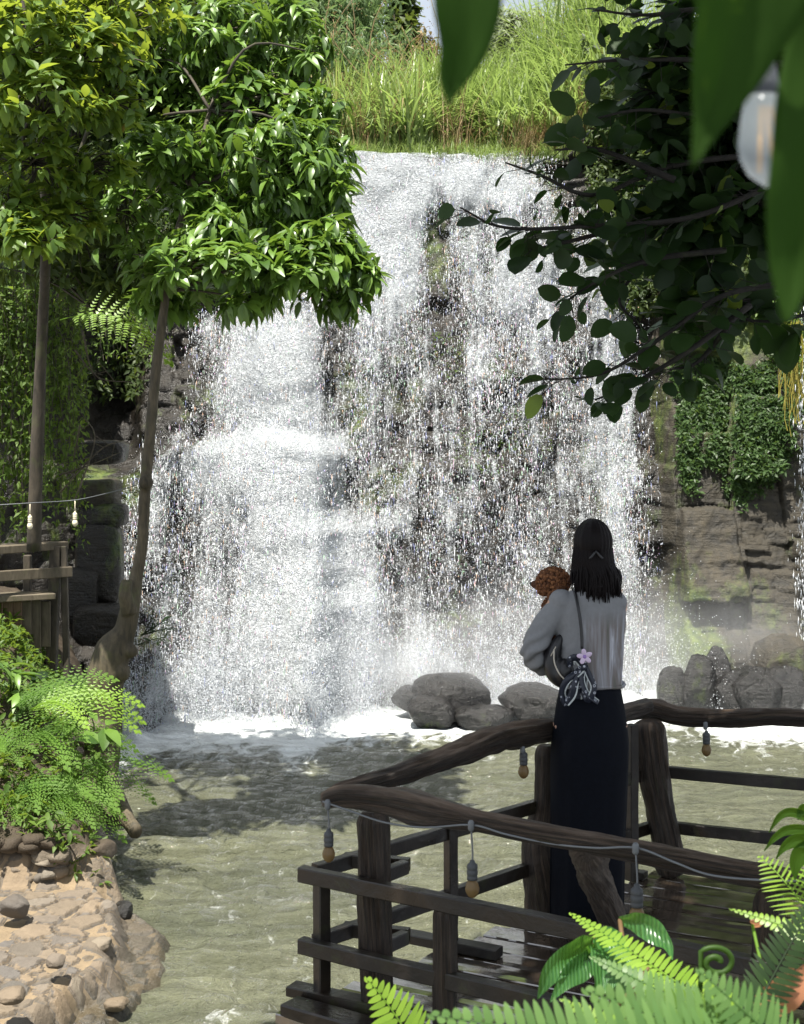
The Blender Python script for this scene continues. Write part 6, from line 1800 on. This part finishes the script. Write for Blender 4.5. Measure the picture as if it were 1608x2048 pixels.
for e in ((P(1620, 330, 7.0)), (P(1620, 560, 7.1)), (P(1620, 130, 7.0)), P(1620, 60, 7.0), P(1620, 200, 7.1), P(1500, 400, 7.3)): limb(br, trunk[22] - bo_, np.array(e) - bo_, .06, .018, 8, 10, .1, 9)
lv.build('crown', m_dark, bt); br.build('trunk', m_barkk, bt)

# ------------------------------------------------------------------ big leaves hanging right in front of the lens
def bigleaf(pts, w, seed, tilt=0.0, fold=.25):
    p = spline([np.array(P(*a)) for a in pts], 30); T = np.gradient(p, axis=0); T /= np.linalg.norm(T, axis=1)[:, None]; V = []
    wid = np.interp(np.linspace(0, 1, 30), np.linspace(0, 1, len(w)), w)
    for i in range(30):
        s = np.cross(T[i], [math.sin(tilt), -math.cos(tilt), 0]); s /= np.linalg.norm(s); nn = np.cross(s, T[i])
        for u in np.linspace(-1, 1, 9): V.append(p[i] + s * wid[i] * u + nn * wid[i] * fold * abs(u) * 1.0 + nn * .0008 * math.sin(u * 9 + i * .5))
    return np.array(V), grid_faces(30, 9)
t = empty('overhanging_twig', tuple(P(1300, -260, .62)), 'twig with large blurred dark green leaves hanging close in front of the lens', 'twig'); o0 = np.array(t.location)
px2 = .62 / F
for pts, w in (([(925, -220, .62), (935, -60, .62), (930, 80, .625), (905, 160, .63), (897, 212, .63)], [56, 74, 66, 44, 22, 2]),
               ([(1560, -320, .55), (1530, -100, .56), (1480, 60, .57), (1425, 220, .58), (1383, 340, .58)], [75, 105, 104, 72, 28, 3]),
               ([(1680, -120, .60), (1650, 100, .61), (1625, 320, .61), (1590, 520, .62), (1570, 655, .62)], [50, 78, 92, 82, 46, 3])):
    V, f = bigleaf(pts, [x * px2 for x in w], 1); o = mesh_np('leaf', V - o0, f, m_big, t, True, {'tint': np.full(len(V), .6)})
    sm = o.modifiers.new('t', 'SOLIDIFY'); sm.thickness = .0006
mb = MB()
mb.add(*tube_vf(spline([P(900, -240, .62), P(1200, -300, .60), P(1450, -340, .57), P(1700, -150, .60), P(1800, 200, .75)], 30) - o0, .004, 8)); mb.build('stem', m_barkd, t)
# clear bulb close up between the leaves
m, nt, out = newmat('clear_bulb_glass')
b = pbsdf(nt, None, Base_Color=(.35, .40, .42, 1), Roughness=.12); tr = N(nt, 'BsdfTranslucent', None, Color=(.8, .85, .88, 1)); tp = N(nt, 'BsdfTransparent', None, Color=(.9, .93, .95, 1))
m1 = N(nt, 'MixShader', None, i0=.4, i1=b.outputs[0], i2=tr.outputs[0]); m2 = N(nt, 'MixShader', None, i0=.6, i1=m1.outputs[0], i2=tp.outputs[0]); nt.links.new(m2.outputs[0], out.inputs[0])
m_clear = m
m_fil = plain('orange_filament', (.75, .36, .06), .5)
t = empty('light_bulb', tuple(P(1525, 200, .78)), 'clear glass bulb with orange filaments hanging between the big front leaves', 'light bulb'); o0 = np.array(t.location)
t.scale = (.78, .78, .78)
ax = np.array([[1, 0, .0], [0, 1, 0], [-.18, 0, .98]]).T
sc_ = 1.0
mb = MB(); mb.add(*lathe_vf([(0.001, -.062), (.010, -.060), (.019, -.052), (.0225, -.041), (.022, -.030), (.018, -.016), (.014, -.004), (.012, .004)], (0, 0, 0), 22, ax)); mb.build('glass', m_clear, t)
mb = MB()
for s in (-1, 0, 1): mb.add(*tube_vf([np.array([s * .003 + .002, 0, -.004]), np.array([s * .010 + .008, 0, -.050])], .0017, 6))
mb.build('filament', m_fil, t)
mb = MB(); mb.add(*lathe_vf([(.0125, .002), (.013, .012), (.013, .035), (.008, .045), (.003, .048)], (0, 0, 0), 16, ax)); mb.add(*tube_vf(spline([(.0, 0, .045), (.01, 0, .12), (.0, .02, .4)], 10), .0025, 6)); mb.build('socket', m_sock, t)

# ------------------------------------------------------------------ foreground ferns and plants at the bottom right
g = 'sword ferns in the foreground'
sf = dict(npin=34, plen=.16, tw=.05, droop=.1, start=.05)
def frondpx(a, b, sag=0.0, **kw):
    A, B = np.array(P(*a)), np.array(P(*b)); L = np.linalg.norm(B - A); d = (B - A) / L; d[2] += kw.get('droop', .1) * .75
    k = dict(sf); k.update(kw); return (d, L * 1.03, k)
def fernpx(label, base, tips, mat, **kw):
    b = P(*base); fr = []
    for tp in tips:
        k = dict(kw); 
        if len(tp) > 3: k.update(tp[3])
        d, L, k2 = frondpx(base, tp[:3], **k); fr.append((d, L, k2))
    return fern('sword_fern', label, tuple(b), fr, mat, g)
UPV = dict(up=(.25, -.75, .6))
fernpx('lime green sword fern with a long frond pointing up left over the deck', (1560, 2110, 2.35), [(1150, 1835, 2.75, dict(plen=.11, npin=38, tw=.042)), (1190, 1920, 2.45, dict(plen=.13, mat=m_ferng)), (1280, 1990, 2.2, dict(plen=.16, mat=m_fern))], m_fernb, npin=34, droop=.05, tw=.052, **UPV)
fernpx('grey green sword fern with broad blurred fronds along the bottom edge', (1640, 2160, 1.75), [(880, 2035, 1.65, dict(plen=.13, npin=36, tw=.046)), (1180, 1985, 1.75, dict(plen=.22, npin=22, tw=.08)), (1400, 1945, 1.75, dict(plen=.24, npin=18, tw=.09))], m_ferng, droop=.02, tw=.06, up=(.1, -.85, .5))
fernpx('curled yellow green fern tip at the bottom left of the deck corner', (860, 2150, 2.6), [(735, 1960, 2.6, dict(plen=.30, npin=15, droop=.3))], m_fernb, tw=.11, **UPV)
fernpx('yellow green fern frond crossing the bottom edge below the deck', (1330, 2130, 2.2), [(1125, 2003, 2.25, dict(plen=.16, npin=20))], m_fernb, tw=.08, **UPV)
fernpx('fern frond reaching in from the right edge over the wet planks', (1700, 1905, 2.5), [(1465, 1822, 2.6, dict(plen=.10, npin=20))], m_fernb, tw=.08, droop=.1, **UPV)
fernpx('dark fern frond rising at the right edge in front of the near handrail', (1480, 2080, 2.3), [(1640, 1790, 2.4, dict(plen=.17, npin=26)), (1430, 1990, 2.2, {})], m_dark, tw=.065, **UPV)
fernpx('small bright fern with thin curved leaflets at the right edge by the handrail', (1640, 1860, 2.9), [(1520, 1715, 3.0, dict(plen=.38, npin=16)), (1600, 1690, 3.0, dict(plen=.32, npin=14))], m_fernb, tw=.05, droop=.3, **UPV)
# hosta-like leaves
hp = empty('broadleaf_plant', tuple(P(1240, 2110, 2.7)), 'plant with long ribbed dark green leaves in front of the near rail', 'plant'); h0 = np.array(hp.location)
mb = MB(); st = MB()
px3 = 2.7 / F
for pts, w in (([(1190, 1870, 2.8), (1215, 1905, 2.72), (1205, 1960, 2.68), (1190, 1992, 2.66)], [10, 42, 40, 20, 1]),
               ([(1185, 1880, 2.8), (1150, 1905, 2.74), (1105, 1940, 2.7), (1075, 1998, 2.7)], [8, 30, 30, 18, 1]),
               ([(1190, 1890, 2.8), (1170, 1925, 2.72), (1130, 1960, 2.7), (1100, 2005, 2.68)], [8, 26, 26, 14, 1]),
               ([(1240, 1840, 2.95), (1290, 1850, 2.9), (1330, 1885, 2.85), (1345, 1920, 2.8)], [8, 26, 26, 12, 1]),
               ([(1240, 1915, 2.8), (1245, 1950, 2.75), (1238, 1990, 2.7), (1230, 2020, 2.68)], [16, 34, 34, 26, 6]),
               ([(1265, 1960, 2.7), (1310, 1990, 2.6), (1350, 2015, 2.5), (1390, 2030, 2.5)], [8, 26, 26, 12, 1])):
    V, f = bigleaf(pts, [x * px3 for x in w], 1, fold=.35); mb.add(V - h0, [f], .2 + .6 * r_.random()); st.add(*tube_vf(spline([h0 * 0, (np.array(P(*pts[0])) - h0) * .6 + [.01, 0, 0], np.array(P(*pts[0])) - h0], 10), .005, 6))
def ribmat():
    m, nt, out = newmat('ribbed_leaf'); v = coords(nt)
    w = N(nt, 'TexWave', {'bands_direction': 'X'}, Vector=v, Scale=45.0, Distortion=2.0, Detail=1.0).outputs[1]
    b = pbsdf(nt, None, Base_Color=mixc(nt, w, (.022, .085, .022), (.05, .14, .035)), Roughness=.3, Normal=bump(nt, w, .5, .004)); tr = N(nt, 'BsdfTranslucent', None, Color=(.2, .45, .05, 1))
    mx = N(nt, 'MixShader', None, i0=.3, i1=b.outputs[0], i2=tr.outputs[0]); nt.links.new(mx.outputs[0], out.inputs[0]); return m
mb.build('leaves', ribmat(), hp); st.build('stem', m_dry, hp)
# thin dry stalks, coiled fiddlehead, pinkish young leaves
mb = MB(); a0 = P(1230, 2000, 2.5)
mb.add(*tube_vf(spline([P(1238, 2010, 2.5), P(1270, 1970, 2.5), P(1298, 1935, 2.5)], 10), np.linspace(.004, .003, 10), 6)); tag(mb.build('dry_stalk', m_dry, None), 'pale jointed dry stalk slanting up in front of the fern', 'stalk')
mb = MB(); cc = P(1432, 1925, 2.4); pts = []
for k in range(40):
    a = -2.4 + k * .22; r = .034 * (1 - k / 48); pts.append((cc.x + r * math.cos(-a) * 1.0, cc.y, cc.z + r * math.sin(-a) * .8))
mb.add(*tube_vf([tuple(P(1400, 1985, 2.4)), tuple(P(1402, 1950, 2.4))] + pts, np.linspace(.0042, .006, 42), 8)); tag(mb.build('fiddlehead', m_vine, None), 'curled fern fiddlehead in front of the near beam', 'fern shoot')
m_pink = leaf_mat('pink_young_leaf', (.35, .14, .07), (.50, .22, .12), (.7, .35, .15), .4, .35, .4)
pp = empty('young_plant', tuple(P(1560, 2060, 2.4)), 'young plant with pinkish orange leaves at the bottom right edge', 'plant'); h0 = np.array(pp.location); mb = MB(); px4 = 2.4 / F
for pts, w in (([(1500, 2010, 2.4), (1545, 1985, 2.4), (1575, 1955, 2.4), (1588, 1918, 2.4)], [6, 22, 22, 10, 1]), ([(1540, 2040, 2.4), (1575, 2000, 2.35), (1605, 1950, 2.35), (1640, 1910, 2.35)], [6, 22, 26, 14, 1]), ([(1500, 1842, 2.6), (1512, 1846, 2.6), (1525, 1842, 2.6), (1532, 1835, 2.6)], [2, 9, 9, 5, 1])):
    V, f = bigleaf(pts, [x * px4 for x in w], 1, fold=.2); mb.add(V - h0, [f], .5)
mb.build('leaves', m_pink, pp); st = MB(); st.add(*tube_vf(spline([h0 * 0, np.array(P(1530, 1960, 2.5)) - h0, np.array(P(1505, 1850, 2.6)) - h0], 12), .003, 6)); st.add(*tube_vf([h0 * 0, np.array(P(1500, 2010, 2.4)) - h0], .003, 6)); st.build('stem', m_fernb, pp)
# slim curved leaves at the right edge
sp = empty('broadleaf_plant', tuple(P(1650, 1780, 2.9)), 'plant with slim dark curved leaves entering at the right picture edge', 'plant'); h0 = np.array(sp.location); mb = MB(); px5 = 2.9 / F
for pts, w in (([(1640, 1650, 2.9), (1590, 1625, 2.9), (1560, 1632, 2.9), (1538, 1665, 2.9)], [6, 10, 9, 6, 1]), ([(1650, 1670, 2.9), (1590, 1658, 2.9), (1555, 1670, 2.9), (1528, 1702, 2.9)], [6, 11, 10, 6, 1]), ([(1650, 1690, 2.9), (1600, 1680, 2.9), (1570, 1692, 2.9), (1552, 1718, 2.9)], [6, 14, 13, 7, 1]), ([(1640, 1690, 2.9), (1610, 1700, 2.9), (1592, 1725, 2.9), (1590, 1760, 2.9)], [8, 20, 20, 12, 1]), ([(1640, 1610, 2.9), (1615, 1615, 2.9), (1600, 1625, 2.9), (1596, 1640, 2.9)], [6, 12, 12, 6, 1])):
    V, f = bigleaf(pts, [x * px5 for x in w], 1, fold=.25); mb.add(V - h0, [f], .5)
mb.build('leaves', m_big, sp); st = MB(); st.add(*tube_vf(spline([h0 * 0, (.02, 0, .1), (0, 0, .17)], 8), .005, 6)); st.build('stem', m_vine, sp)
# ground the front plants grow from: a planted bank under the camera
xs = np.linspace(-.6, 3.2, 90); ys = np.linspace(.6, 3.9, 90); X, Y = np.meshgrid(xs, ys)
Z = .95 + .10 * fbm(X * 2, Y * 2, 0, 3, 501) - .5 * S(3.0, 3.9, Y) + .15 * S(1.0, 2.5, X) - .9 * S(.5, -.3, X)
Z = np.minimum(Z, E - (2150 - HY) * Y / F * .98)
tag(mesh_np('bank', np.stack([X, Y, Z], -1).reshape(-1, 3), grid_faces(*X.shape), m_soil), kind='structure')
